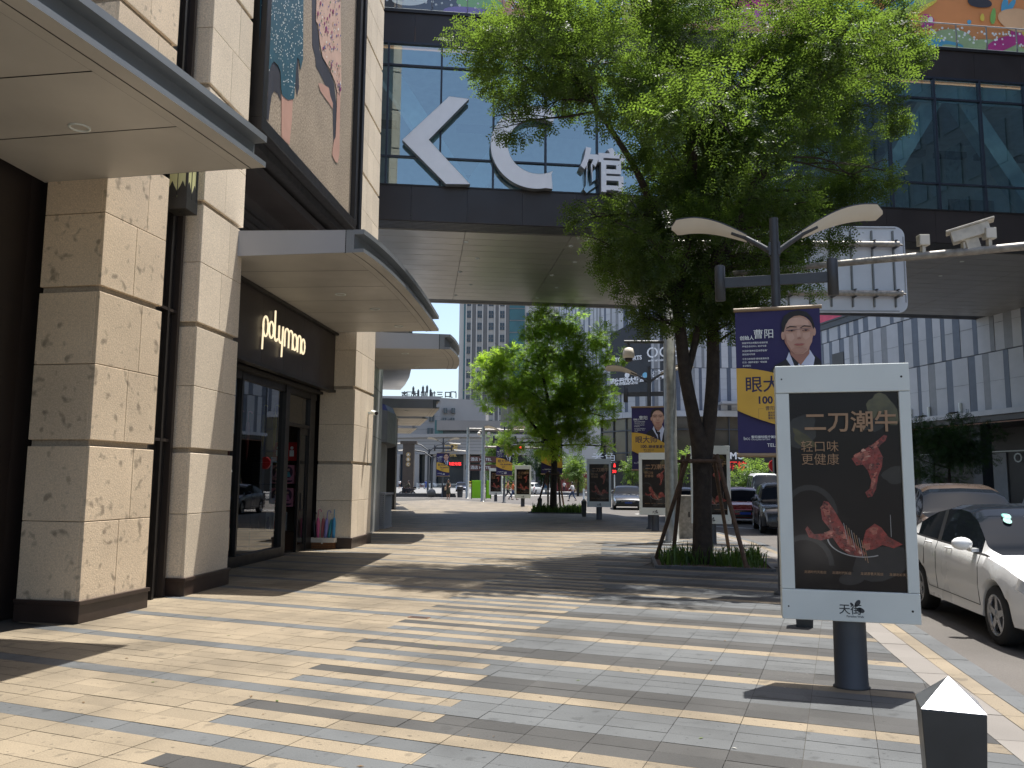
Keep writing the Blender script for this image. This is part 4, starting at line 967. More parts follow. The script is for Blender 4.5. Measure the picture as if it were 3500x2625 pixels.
# ================================================================ street lamps with banners
m_bnavy = mat('banner_navy', (.020,.014,.085), .6, var=.1, vs=2); m_byel = mat('banner_yellow', (.60,.36,.045), .6, var=.06); m_bin = mat('banner_ink', (.015,.012,.06), .6)
m_skin2 = mat('banner_skin', (.50,.30,.22), .6, var=.05); m_skin3 = mat('banner_skin_shade', (.36,.18,.13), .6); m_hair = mat('banner_hair', (.012,.010,.010), .6); m_suit = mat('banner_suit', (.012,.012,.016), .6); m_shirt = mat('banner_shirt', (.55,.60,.74), .6); m_lip = mat('banner_lip', (.36,.12,.10), .6); m_stick = mat('banner_rod', (.26,.18,.10), .5)
def banner(parent):
    W, z0, z1 = .60, 2.02, 4.16; H = z1-z0
    b = MB(); Y = -.105
    n = 10
    wv = lambda u: .012*math.sin(u*5)
    for k in range(n): b.quad((-W+k*2*W/n, Y+wv(k/n), z0),(-W+(k+1)*2*W/n, Y+wv((k+1)/n), z0),(-W+(k+1)*2*W/n, Y+wv((k+1)/n), z1),(-W+k*2*W/n, Y+wv(k/n), z1), 0)
    for k in range(n): b.quad((-W+k*2*W/n, Y+.003+wv(k/n), z1),(-W+(k+1)*2*W/n, Y+.003+wv((k+1)/n), z1),(-W+(k+1)*2*W/n, Y+.003+wv((k+1)/n), z0),(-W+k*2*W/n, Y+.003+wv(k/n), z0), 0)
    lay = [0]
    def ap(pl, m, fine=False):
        lay[0] += .0009
        b.poly([(-W+u*2*W, Y-.013-lay[0], z1-v*H) for u, v in pl], m)
    # yellow field with curved edges
    top = [(k/12, .405+.20*(k/12)**2.0) for k in range(13)]; bot = [(k/12, .70+.28*(k/12)-.13*(k/12)**2.0) for k in range(12, -1, -1)]
    # portrait: suit, shirt, tie, neck, head, hair, features
    ap([(.40,.435),(.46,.39),(.55,.365),(.60,.345),(.93,.33),(.985,.36),(.998,.38),(.998,.60),(.90,.57),(.6,.475)], 5)
    ap([(.595,.35),(.63,.30),(.70,.42),(.82,.30),(.87,.29),(.925,.345),(.89,.44),(.84,.58),(.76,.53),(.68,.43)], 6)
    ap([(.72,.395),(.80,.395),(.815,.42),(.80,.445),(.83,.56),(.79,.55),(.75,.53),(.745,.445),(.705,.42)], 5)
    ap([(.64,.25),(.87,.24),(.865,.315),(.76,.395),(.645,.32)], 8)
    ap(ell(.745,.165,.175,.118,0,26), 3)
    ap([(.570,.16),(.585,.235),(.645,.297),(.70,.318),(.79,.318),(.845,.295),(.90,.235),(.918,.16)], 3); ap([(.570,.17),(.585,.235),(.645,.297),(.70,.318),(.66,.29),(.61,.235),(.588,.17)], 8)
    ap([(.60,.09),(.66,.065),(.78,.062),(.86,.09),(.87,.125),(.78,.115),(.70,.115),(.61,.128)], 10); ap([(.735,.13),(.757,.13),(.772,.195),(.748,.20),(.728,.195)], 10); ap([(.60,.175),(.68,.172),(.70,.205),(.66,.23),(.615,.215)], 10); ap([(.80,.172),(.88,.168),(.875,.20),(.83,.222),(.79,.2)], 10); ap([(.66,.285),(.70,.27),(.79,.27),(.84,.285),(.79,.312),(.70,.312)], 11)
    ap(ell(.565,.185,.022,.030), 3); ap(ell(.925,.165,.022,.030), 3)
    ap([(.553,.16),(.55,.10),(.58,.05),(.65,.022),(.75,.012),(.85,.028),(.91,.07),(.935,.13),(.918,.15),(.895,.10),(.86,.062),(.78,.048),(.70,.052),(.64,.075),(.60,.11),(.575,.16)], 4)
    for c in (.668, .832): ap([(c-.062,.133),(c-.02,.120),(c+.06,.126),(c+.058,.132),(c-.02,.128),(c-.06,.139)], 4); ap([(c-.046,.157),(c-.02,.149),(c+.02,.149),(c+.046,.156),(c+.02,.161),(c-.02,.161)], 8); ap([(c-.046,.155),(c,.1485),(c+.046,.1545),(c+.045,.157),(c,.1515),(c-.045,.1575)], 4); ap(ell(c,.1545,.012,.0055), 4)
    ap([(.728,.207),(.75,.200),(.778,.206),(.770,.214),(.735,.214)], 8); ap([(.685,.250),(.72,.245),(.75,.247),(.78,.245),(.82,.250),(.78,.260),(.72,.260)], 9)
    ap([(.60,.150),(.90,.140),(.90,.142),(.60,.1525)], 7)
    ap(top+bot, 1)
    yy = Y-.013-lay[0]-.0012
    X = lambda u: -W+u*2*W
    Z = lambda v: z1-v*H
    b.text('创始人', .068, wr(X(.05), yy, Z(.205)), 2, 0, .02); b.text('曹阳', .15, wr(X(.21), yy, Z(.195)), 2, 0, .004)
    for k, s_ in enumerate(('丽格学院全眼整形高端修复','基地及培训中心 技术专家','央视网"健康科普传播智库"','首批顾问专家','北京法制晚报"首档医美科普','栏目《健康课堂》"明修复','主诊医生')): b.text(s_, .031, wr(X(.075), yy, Z(.235+k*.024+(.008 if k > 1 else 0)+(.008 if k > 3 else 0))), 2, 0, .006)
    b.text('眼大师', .255, wr(X(.095), yy, Z(.565)), 7, 0, .012); b.text('100', .15, wr(X(.235), yy, Z(.655)), 7, 0, .03); b.text('万', .05, wr(X(.435), yy, Z(.655)), 7, 0, .02); b.text('眼修复基金', .12, wr(X(.48), yy, Z(.655)), 7, 0, .022)
    b.text('曹阳·眼大师', .068, wr(X(.33), yy, Z(.70)), 7, 0, 0)
    for k, s_ in enumerate(('重睑瘢痕修复','重睑提肌修复','重睑成形')): b.text(s_, .036, wr(X(.36), yy, Z(.725+k*.019)), 7, 0, .01)
    for (u0, v0, u1, v1) in ((.25,.69,.252,.775),(.25,.775,.8,.776),(.25,.69,.31,.691)): b.quad((X(u0),yy,Z(v1)),(X(u1),yy,Z(v1)),(X(u1),yy,Z(v0)),(X(u0),yy,Z(v0)), 7)
    b.text('bcc', .07, wr(X(.065), yy, Z(.905)), 2, 0, 0); b.text('曹阳缦特医疗美容', .046, wr(X(.155), yy, Z(.893)), 2, 0, .012); b.text('Caoyang BeauCare Clinic', .026, wr(X(.155), yy, Z(.906)), 2, 0, .008)
    b.text('龙湖', .085, wr(X(.52), yy, Z(.907)), 2, 0, 0); b.text('TEL:', .07, wr(X(.34), yy, Z(.952)), 2, 0, .008); b.text('688', .13, wr(X(.49), yy, Z(.955)), 2, 0, .012)
    o = b.build('banner', [m_bnavy, m_byel, m_dots, m_skin2, m_hair, m_suit, m_shirt, m_bin, m_skin3, m_lip, mat('banner_skin_light', (.58,.37,.28), .6), mat('banner_skin_mid', (.43,.24,.175), .6)], parent)
    for z in (z1+.02, z0-.02): b = MB(); b.tube([(-W-.02, Y, z),(W+.03, Y, z)], .032, 8); b.build('banner_rod', m_stick, o)
    b = MB(); b.box(-.03,.03,-.10,.0,z1+.0,z1+.04); b.box(-.03,.03,-.10,.0,z0-.04,z0-.0); b.build('bracket', m_lampg, parent)
def lamp(label, loc, rot):
    t = thing('street_lamp', label, 'street lamp', loc, rot, 'street lamps with doctor banners')
    b = MB(); b.lathe([(.16,0),(.16,.03),(.10,.06),(.085,.9),(.07,1.0),(.066,5.6)], 18); b.build('pole', m_lampg, t)
    for s in (-1, 1):
        pa = [(s*.05,0,5.08),(s*.22,0,5.20),(s*.42,0,5.33),(s*.62,0,5.42)]
        b = MB(); b.tube(pa, [.055,.05,.045,.04], 10, flat=.8); b.box(min(s*.05,s*.085),max(s*.05,s*.085),-.05,.05,5.02,5.22); o = b.build('arm', m_lampg, t)
        # blade shaped luminaire: cream underside, grey back
        N = 14; b = MB(); top = []; bt = []
        for k in range(N+1):
            u = k/N; x = .40+1.13*u; z = 5.30+.30*math.sin(min(1, u*1.15)*1.75)-.04*u; wd = .070+.075*math.sin(min(1., u*1.3)*1.57); 
            if u > .9: wd *= math.sqrt(max(.0, 1-((u-.9)/.1)**2))*.85+.15
            for j in range(5):
                q = (j-2)/2; tl = -q*wd*.62; bt.append((s*x, q*wd*.8, z-.02+.03*q*q+tl)); top.append((s*x, q*wd*.8, z+.035-.005*q*q+tl))
        f = [(k*5+j, k*5+j+1, (k+1)*5+j+1, (k+1)*5+j) for k in range(N) for j in range(4)]
        if s < 0: f = [q[::-1] for q in f]
        b.add(top, f, 1, True); b.add(bt, [q[::-1] for q in f], 0, True)
        n5 = 5*(N+1); al = top+bt
        b.add(al, [(k*5, (k+1)*5, n5+(k+1)*5, n5+k*5) for k in range(N)]+[((k+1)*5+4, k*5+4, n5+k*5+4, n5+(k+1)*5+4) for k in range(N)]+[(N*5+j, N*5+j+1, n5+N*5+j+1, n5+N*5+j) for j in range(4)], 1)
        b.build('luminaire', [m_cream, m_lampg], o)
        b = MB(); b.lathe([(.03,4.36),(.078,4.365),(.078,4.90),(.06,4.915)], 18, cx=s*.81); b.build('speaker', m_lampg, t)
    b = MB(); b.box(-.78,.78,-.02,.02,4.56,4.72); b.build('cross_bar', m_lampg, t, bevel=.005)
    banner(t)
    return t
P = G(2684, 2032)
l1 = lamp('nearest dark grey street lamp, its navy and yellow banner partly behind the light box', tuple(P), -16)
for (x, y, rot, lab) in ((4.78,28.3,-14,'dark double arm street lamp with banner left of the galvanised pole'), (2.3,46.5,-8,'street lamp with banner hidden behind the small tree trunk'),
                         (G(1722.8,1718).x, G(1722.8,1718).y, -6, 'street lamp with banner standing left of the two walkers in orange'), (G(1512,1700).x, G(1512,1700).y, 4, 'farthest street lamp with banner beside the woman in the dark dress')):
    copy_tree(l1, (x, y, 0), rot, lab)

# ================================================================ poles, gantry sign, cameras
p = G(2298, 1852)
t = thing('galvanised_pole', 'tall galvanised steel pole with dome cameras beside the big tree, carrying the gantry sign', 'pole', (p.x, p.y, 0))
b = MB(); b.lathe([(.30,0),(.30,.03),(.19,.04),(.175,1),(.155,9.2),(.1,9.22)], 18); b.build('post', m_galv, t)
b = MB(); b.tube([(-1.25,0,5.45),(.55,0,5.45)], .045, 8); b.tube([(-1.13,0,5.44),(-1.13,0,5.25)], .04, 8); b.tube([(.38,-.02,5.42),(.38,-.02,5.2)], .03, 8); b.build('camera_arm', m_lampg, t)
b = MB(); b.lathe([(.02,5.30),(.13,5.26),(.16,5.16),(.165,5.02),(.13,4.99)], 16, cx=-1.13); b.build('dome_housing', m_cream, t)
b = MB(); b.ball((-1.13,0,4.99), .115, n=14, k=8); b.build('dome_lens', m_black, t)
b = MB(); b.tube([(.20,-.1,5.25),(.46,-.3,5.12)], .085, 12, flat=.8); b.tube([(.30,-.05,5.1),(.42,0,4.85),(.3,0,4.72),(.15,0,4.7)], .03, 8); b.build('bullet_camera', m_cream, t)
b = MB()
for z, e in ((8.28,6.5),(6.87,6.53)):
    b.tube([(0,0,z),(e,0,z)], .085, 12); b.lathe([(.19,z-.12),(.19,z+.12)], 14)
    b.tube([(e,0,z),(e+.1,.0,z-.02)], .03, 6)
b.build('gantry_pipe', m_galvb, t)
gs = thing('gantry_sign', 'back of a large white gantry traffic sign with two pipes and vertical brackets', 'traffic sign', (p.x+2.45, p.y+.16, 6.35))
b = MB(); c = .28; w_, h_ = 4.3, 2.5
pl = []
for cx, cz, a0 in ((w_-c,c,270),(w_-c,h_-c,0),(c,h_-c,90),(c,c,180)): pl += [(cx+c*math.cos(rad(a0+k*15)), cz+c*math.sin(rad(a0+k*15))) for k in range(7)]
b.prism(pl, 0, .03, 'y'); b.build('sign_plate', mat('sign_back', (.62,.64,.68), .35, metal=.15, var=.06, vs=1.5), gs)
b = MB(); b.box(.25,w_-.25,-.02,0,.03,.07); b.box(.25,w_-.25,-.02,0,h_-.07,h_-.03); b.box(w_-.06,w_-.03,-.02,0,.3,h_-.3); b.box(.03,.06,-.02,0,.3,h_-.3); b.build('rim', m_alul, gs)
for k in range(7):
    x = .35+k*.60; b = MB(); b.box(x-.02,x+.02,-.06,0,.16,2.36)
    for z in (.52, 1.93): b.box(x-.03,x+.03,-.26,-.055,z-.11,z-.09, 1); b.box(x-.03,x+.03,-.26,-.055,z+.09,z+.11, 1)
    b.build('bracket', [m_alu, m_lampg], gs)
# enforcement camera gantry from the right
t = thing('camera_gantry', 'long weathered horizontal arm with floodlights and a traffic camera reaching in from the right', 'gantry', (10.4, 11.6, RZ))
b = MB(); b.lathe([(.25,0),(.25,.04),(.14,.05),(.11,5.9)], 14); b.build('post', m_galv, t)
A, B = Vector((10.4, 11.6, 5.36)), AT(2500, 935, 15.9)
o = Vector((10.4, 11.6, RZ)); d = B-A
b = MB(); b.tube([A-o, A+d*.5-o, B-o], [.075,.068,.05], 12); b.build('arm', m_galvb, t)
def onarm(px, Yg):
    q = AT(px, 880, Yg); f = (q.x-A.x)/d.x; return A+d*f-o
m_camw = mat('aged_white_metal', (.55,.51,.43), .5, var=.2, vs=8)
for px, Yg, s_ in ((3208, 13.4, 1.0), (3385, 12.8, .95), (3490, 12.5, .95)):
    q = onarm(px, Yg); b = MB(Matrix.Translation(q)); b.box(-.09,.09,-.09,.05,.17,.36); b.box(-.03,.03,-.05,.05,.0,.17); b.build('floodlight', m_camw, t, bevel=.01)
    b = MB(Matrix.Translation(q)); b.quad((-.075,-.093,.185),(.075,-.093,.185),(.075,-.093,.345),(-.075,-.093,.345)); b.build('lens', m_cream, t)
q = onarm(3440, 12.6); b = MB(Matrix.Translation(q) @ Matrix.Rotation(rad(-28), 4, 'Z') @ Matrix.Rotation(rad(-12), 4, 'Y')); b.box(-.28,.30,-.11,.11,.22,.42); b.box(-.34,.40,-.14,.14,.42,.455); b.box(-.1,.1,-.05,.05,.0,.22); b.build('traffic_camera', m_camw, t, bevel=.01)
# second and third poles with arms farther down the street
for (px, py, top, arms, lab, nm) in ((1650,1714,1460,((1470,1790),(1528,1700)), 'slim galvanised pole with two short arms left of the smaller tree','traffic_pole'), (1597,1703,1462,((1466,1760),), 'farther galvanised pole with a bright horizontal arm beside the lime green boxes','traffic_pole')):
    p = G(px, py); t = thing(nm, lab, 'pole', tuple(p), 0, 'galvanised traffic poles')
    zt = AT(px, top, p.y).z
    b = MB(); b.lathe([(.22,0),(.2,.03),(.16,.05),(.13,zt)], 12); b.build('post', m_galv, t)
    b = MB()
    for yy, xe in arms:
        z = AT(px, yy, p.y).z; x = AT(xe, yy, p.y).x-p.x; b.tube([(0,0,z),(x,0,z)], .09, 8)
    b.build('arm', m_galvb, t)
    if px == 1650:
        b = MB(); b.ball((-.35,0,zt-.5), .14, n=10, k=6); b.tube([(-.35,0,zt-.3),(0,0,zt-.3)], .05, 6); b.ball((.42,0,zt-.5), .14, n=10, k=6); b.build('dome_camera', m_cream, t)
# dark sign back carried by the arms behind the small tree
A, B = AT(1712,1345,64.5), AT(1900,1478,64.5)
t = thing('gantry_sign', 'dull olive back of a gantry traffic sign half hidden behind the small tree', 'traffic sign', (A.x, 64.3, B.z))
b = MB(); b.box(0, B.x-A.x, 0, .06, 0, A.z-B.z); b.build('sign_plate', mat('olive_back', (.22,.23,.17), .6), t, bevel=.02); b = MB(); b.box(.5,.6,-.05,-.001,0,A.z-B.z); b.box(2.6,2.7,-.05,-.001,0,A.z-B.z); b.build('bracket', m_galv, t)
# countdown pedestrian light
p = AT(2101, 1720, 70); p.z = RZ
t = thing('pedestrian_light', 'pedestrian traffic light showing a red figure and red countdown 30', 'traffic light', tuple(p))
zt = AT(2101, 1580, 70).z; zb_ = AT(2101, 1622, 70).z
b = MB(); b.tube([(0,0,0),(0,0,zb_-RZ)], .05, 8); b.build('post', m_white, t)
b = MB(); b.box(-.22,.22,-.1,.1,zb_-RZ,zt-RZ); b.build('housing', m_black, t, bevel=.01)
m_led = mat('red_led', (.5,.01,.01), .5, emit=(1,.03,.03), es=1.3)
b = MB(); hh = zt-zb_; y = -.105; z0_ = zb_-RZ
b.poly([(x, y, z) for x, z in ell(0, z0_+hh*.84, .06, .06)]); b.quad((-.09,y,z0_+hh*.6),(.09,y,z0_+hh*.6),(.06,y,z0_+hh*.8),(-.06,y,z0_+hh*.8)); b.build('red_figure', m_led, t); b = MB(); b.text('30', .34, wr(-.20,y,z0_+hh*.14), 0, 0, .03); b.build('countdown', m_led, t)
# vehicle signal far behind the tree
p = AT(1765, 1530, 96); t = thing('traffic_signal', 'small red vehicle signal on an arm seen under the small tree crown', 'traffic light', (p.x, p.y, p.z))
b = MB(); b.box(-1.2,.9,-.1,.2,-.3,.3); b.build('housing', m_black, t)
for x in (-.9, .5): b = MB(); b.poly([(x+.16*math.cos(k*.52), -.11, .16*math.sin(k*.52)) for k in range(12)]); b.build('lamp', m_led, t); b = MB(); b.tube([(.9,0,0),(4.6,0,-.1)], .13, 8); b.tube([(4.6,0,-.1),(4.6,0,-p.z)], .14, 8); b.build('arm', m_galvb, t)

# ================================================================ bollards, bins, boxes
m_boll = mat('bollard_grey', (.040,.042,.043), .38, var=.2, vs=5)
def bollard(label, loc, rot=12):
    t = thing('bollard', label, 'bollard', loc, rot, 'tapered bollards along the kerb')
    b = MB(); a, c, h = .088, .117, .70
    b.add([(-a,-a,0),(a,-a,0),(a,a,0),(-a,a,0),(-c,-c,h),(c,-c,h),(c,c,h),(-c,c,h)], [(3,2,1,0),(0,1,5,4),(1,2,6,5),(2,3,7,6),(3,0,4,7),(4,5,6,7)]); b.build('body', m_boll, t, bevel=.004)
    b = MB(); b.add([(-c,-c,h+.002),(c,-c,h+.002),(c,c,h+.002),(-c,c,h+.002),(0,0,h+.115)], [(0,1,4),(1,2,4),(2,3,4),(3,0,4)]); b.build('cap', mat('brushed_steel_cap', (.72,.72,.74), .32, metal=1, var=.05), t)
    return t
# nearest one: foot below the frame
q = G(3245, 2392, .72)
b0 = bollard('nearest dark tapered bollard with bright pyramid cap in the bottom right corner', (q.x, q.y, 0), -21)
p = G(2751, 2140); copy_tree(b0, (p.x, p.y, 0), -20, 'dark bollard whose foot shows under the nearest light box')
p = G(1996, 1766); copy_tree(b0, (p.x, p.y, 0), 0, 'tapered bollard at the shade edge left of the shaded light box')
p = G(1845, 1752); copy_tree(b0, (p.x, p.y, 0), 0, 'pale tapered bollard beside the planted bed of the small tree')
p = G(2340, 1850); 
t = thing('utility_cabinet', 'small pale metal cabinet behind the galvanised pole and the big trunk', 'cabinet', (p.x+.25, p.y+1.4, 0)); b = MB(); b.box(-.25,.25,-.2,.2,0,1.15); b.box(-.29,.29,-.24,.24,1.15,1.22); b.box(-.2,.2,-.21,-.2,.1,1.05); b.build('casing', m_galvb, t, bevel=.01); b = MB(); b.box(.12,.16,-.235,-.21,.6,.75); b.build('handle', m_black, t)
p = G(1474, 1700); t = thing('stone_ball', 'grey stone ball bollard on the ground near the far street lamp', 'bollard', tuple(p)); b = MB(); b.ball((0,0,.40), .42, n=20, k=14); b.lathe([(.3,0),(.25,.06)], 14); b.build('ball', m_gry, t)
p = G(1430, 1699); t = thing('low_barrier', 'low dark kerb barrier lying behind the black scooter', 'barrier', tuple(p)); b = MB(); b.prism([(-3.4,0),(3.6,0),(3.5,.35),(-3.4,.35)], -.15, .15, 'y'); b.build('barrier_body', m_lampg, t, bevel=.03)
m_lime = mat('lime_plastic', (.22,.55,.01), .4, var=.06)
for dx, wd, lab in ((0,.95,'large lime green box with dark corners standing by the far galvanised pole'), (1.05,.5,'narrow lime green box standing right of the large one')):
    p = G(1613, 1705); t = thing('lime_box', lab, 'box', (p.x+dx+.4, p.y, 0), 0, 'lime green boxes by the pole')
    b = MB(); b.box(-wd/2+.03,wd/2-.03,-.25,.25,.06,1.62); b.box(-wd/2+.1,wd/2-.1,-.27,-.25,.3,1.5); b.build('shell', m_lime, t, bevel=.05); b = MB()
    for x in (-wd/2, wd/2-.06): b.box(x,x+.06,-.28,-.2,0,1.66); b.box(x,x+.06,.2,.28,0,1.66)
    b.build('corner_post', m_black, t)
p = G(1527, 1701); 
for dx, lab, m in ((-.1,'dark green litter bin behind the woman in the dark dress',m_umk), (1.15,'grey tapered litter bin right of the woman in the dark dress',m_lampg)):
    t = thing('litter_bin', lab, 'litter bin', (p.x+dx, p.y+1.2, 0), 0); b = MB(); b.lathe([(.24,0),(.30,.95),(.34,.96),(.34,1.02),(.2,1.1)], 14) if dx > 0 else b.box(-.32,.32,-.25,.25,.06,1.15); b.build('bin_body', m, t, bevel=.01); b = MB(); b.box(-.2,.2,-.36,-.30,.6,.72); b.build('slot', m_black, t)
# column with three gold discs
p = AT(1395, 1660, 110); p.z = RZ
t = thing('letter_column', 'brown totem column with three gold discs A, B and C', 'totem', tuple(p)); zt = AT(1395, 1518, 110).z
b = MB(); b.box(-.75,.75,-.5,.5,0,zt-RZ); b.box(-1.1,1.1,-.6,.6,zt-RZ,zt-RZ+.4); b.build('column', mat('totem_brown', (.07,.05,.035), .5), t)
b = MB()
for k, (py, ch) in enumerate(((1554,'A'),(1570,'B'),(1587,'C'))):
    z = AT(1395, py, 110).z-RZ; b.prism([(.31*math.cos(a*.35), z+.31*math.sin(a*.35)) for a in range(18)], -.56, -.5, 'y'); b.text(ch, .45, wr(0, -.58, z-.16), 1, 0, .02, 'CENTER')
b.build('disc', [mat('dull_gold', (.42,.28,.12), .4), m_dots], t)
# direction sign boards by the hotel
p = AT(1655, 1585, 95); t = thing('direction_sign', 'brown direction sign boards with white writing on a thin pole by the hotel', 'sign', (p.x, p.y, RZ)); b = MB(); b.tube([(0,0,0),(0,0,p.z+1.4-RZ)], .09, 8); b.build('post', m_lampg, t)
for z in (.5, -.45):
    b = MB(); b.box(-1.9,2.6,-.05,.05,p.z+z-.35-RZ,p.z+z+.35-RZ); o = b.build('board', mat('sign_brown', (.10,.04,.03), .5), t); b = MB(); b.text('酒店 HOTEL', .45, wr(-1.6,-.06,p.z+z-.15-RZ), 0); b.build('lettering', m_dots, o)
# white railing across the road
def railing(px0, py0, px1, py1, lab, h=1.05):
    A, B = G(px0, py0, RZ), G(px1, py1, RZ); d = B-A
    t = thing('railing', lab, 'railing', tuple(A), math.degrees(math.atan2(d.y, d.x)), 'white road railings'); n = int(d.length/2.4); L = d.length
    b = MB(); b.box(0,L,-.02,.02,h-.06,h); b.box(0,L,-.02,.02,.2,.25)
    for k in range(int(L/.16)): b.box(k*.16,k*.16+.02,-.01,.01,.25,h-.06)
    b.build('bars', m_white, t); b = MB()
    for k in range(n+1): x = L*k/n; b.box(x-.05,x+.05,-.05,.05,0,h+.15); b.box(x-.15,x+.15,-.2,.2,0,.05)
    b.build('post', m_white, t)
railing(1425,1672,1560,1673,'white road railing in front of the far queue of cars and taxis')
railing(1600,1675,1720,1677,'white road railing with blue panels right of the galvanised poles')
A = G(1995,1716,RZ); t = thing('railing', 'short white barrier post and rail at the crossing left of the shaded light box', 'railing', tuple(A), 10, 'white road railings'); b = MB(); b.box(0,2.6,-.03,.03,.95,1.02)
for k in range(14): b.box(.1+k*.18,.13+k*.18,-.015,.015,.25,.95)
b.box(0,2.6,-.03,.03,.2,.26); b.build('bars', m_white, t); b = MB(); b.lathe([(.28,0),(.28,.05),(.07,.12),(.07,1.12)], 12); b.build('post', m_white, t)
# hotel side lamps and far street lamps
for px, py, Yd, top, lab in ((1462,1660,118,1535,'dark curved far street lamp with two arms beside the gold disc column'),(1475,1665,112,1560,'dark green far street lamp with small arms near the scooter rider')):
    p = AT(px, py, Yd); zt = AT(px, top, Yd).z-RZ; t = thing('far_street_lamp', lab, 'street lamp', (p.x, p.y, RZ), 0, 'far curved street lamps'); b = MB(); b.tube([(0,0,0),(0,0,zt*.8),(.15,0,zt)], .16, 8); b.build('pole', m_lampg, t)
    for s in (-1, 1):
        b = MB(); b.tube([(.1,0,zt*.95),(s*1.2+.1,0,zt+.6),(s*3.2+.1,0,zt+.9)], .1, 6); b.build('arm', m_lampg, t); b = MB(); b.tube([(s*3.0,0,zt+.88),(s*4.6,0,zt+.75)], [.16,.2], 8, flat=.4); b.build('lamp_head', m_cream, t)
# ================================================================ trees
m_bark = mat('bark', (.036,.027,.02), .9, var=.35, vs=7, bump=.9, bs=28)
m_leaf = leafmat('leaf', (.034,.064,.016), (.18,.285,.034), .48)
m_leafb = leafmat('bright_leaf', (.055,.11,.015), (.38,.58,.045), .55)
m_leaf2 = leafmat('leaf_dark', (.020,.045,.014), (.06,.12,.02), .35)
m_leaf3 = leafmat('leaf_light', (.055,.10,.022), (.22,.34,.05), .45)
m_wood = mat('stake_wood', (.09,.055,.035), .85, var=.3, vs=12, bump=.4, bs=50)
def leaves(clumps, per, seed, ll, lw, tw, nlf=8, fill=.62):
    "pinnate sprays spread through the clumps; returns vertices, quads, tones"
    g = np.random.default_rng(seed); C = []; Cn = []; T = []
    for (c, r) in clumps:
        c = np.array(c); r = np.array(r if hasattr(r, '__len__') else (r, r, r*.8))
        # each clump is a bunch of smaller tufts, so that gaps stay between them
        nt = max(6, int(11*np.mean(r)**1.3)); 
        td = g.normal(size=(nt, 3)); td /= np.linalg.norm(td, axis=1)[:, None]
        tp = td*(g.random(nt)**.45)[:, None]; tr = g.uniform(.26, .56, nt)
        n = int(per*np.prod(r)**.72)
        k = g.integers(0, nt, n); d = g.normal(size=(n, 3)); d /= np.linalg.norm(d, axis=1)[:, None]
        p = tp[k] + d*(tr[k]*g.random(n)**.4)[:, None]
        C.append(c + p*r); Cn.append(p + d*.5); T.append(g.uniform(.85, 1.15)*g.uniform(.8, 1.2, nt)[k])
    P = np.concatenate(C); O = np.concatenate(Cn); T = np.concatenate(T); n = len(P)
    O /= np.linalg.norm(O, axis=1)[:, None]+1e-6
    a = O*1.0 + g.normal(size=(n, 3))*.55 + np.array([0, 0, -.15]); a /= np.linalg.norm(a, axis=1)[:, None]
    up = g.normal(size=(n, 3))*.45 + np.array([0, 0, 1.0]); s = np.cross(a, up); s /= np.linalg.norm(s, axis=1)[:, None]; nn = np.cross(s, a)
    V = np.zeros((n, nlf, 4, 3)); 
    for j in range(nlf):
        sg = 1 if j % 2 else -1; t = (j//2+.6)/(nlf/2)*tw
        base = P + a*t; ax = s*sg*.86 + a*.5 - nn*g.uniform(.0, .35, (n, 1)); ax /= np.linalg.norm(ax, axis=1)[:, None]
        wd = a*.9 - s*sg*.3; wd /= np.linalg.norm(wd, axis=1)[:, None]; L = ll*g.uniform(.75, 1.15, (n, 1))
        V[:, j, 0] = base; V[:, j, 1] = base + ax*L*.5 + wd*lw*.5; V[:, j, 2] = base + ax*L; V[:, j, 3] = base + ax*L*.5 - wd*lw*.5
    tn = np.repeat(T*g.uniform(.8, 1.2, n), nlf)
    return V.reshape(-1, 3), tn
def leafmesh(name, V, tn, m, parent, loc):
    V = V - np.array(loc); n = len(V)//4
    me = bpy.data.meshes.new(name); me.vertices.add(len(V)); me.vertices.foreach_set('co', V.astype(np.float32).ravel())
    me.loops.add(len(V)); me.loops.foreach_set('vertex_index', np.arange(len(V), dtype=np.int32))
    me.polygons.add(n); me.polygons.foreach_set('loop_start', np.arange(0, len(V), 4, dtype=np.int32)); me.polygons.foreach_set('loop_total', np.full(n, 4, dtype=np.int32))
    me.materials.append(m); a = me.attributes.new('tone', 'FLOAT', 'FACE'); a.data.foreach_set('value', tn.astype(np.float32))
    me.update(calc_edges=True); o = bpy.data.objects.new(name, me); COL.objects.link(o); o.parent = parent; return o
def limb(b, p, q, r0, r1, seed, sag=.12, n=7, m=0):
    r = random.Random(seed); p, q = Vector(p), Vector(q); L = (q-p).length; pts = []
    o1 = Vector((r.uniform(-1,1), r.uniform(-1,1), r.uniform(.0,1)))*L*sag
    for k in range(n+1):
        t = k/n; pts.append(p.lerp(q, t) + o1*math.sin(math.pi*t) + Vector((r.uniform(-1,1), r.uniform(-1,1), r.uniform(-1,1)))*L*.012*(0 < k < n))
    b.tube(pts, [r0+(r1-r0)*k/n for k in range(n+1)], 7, m); return pts
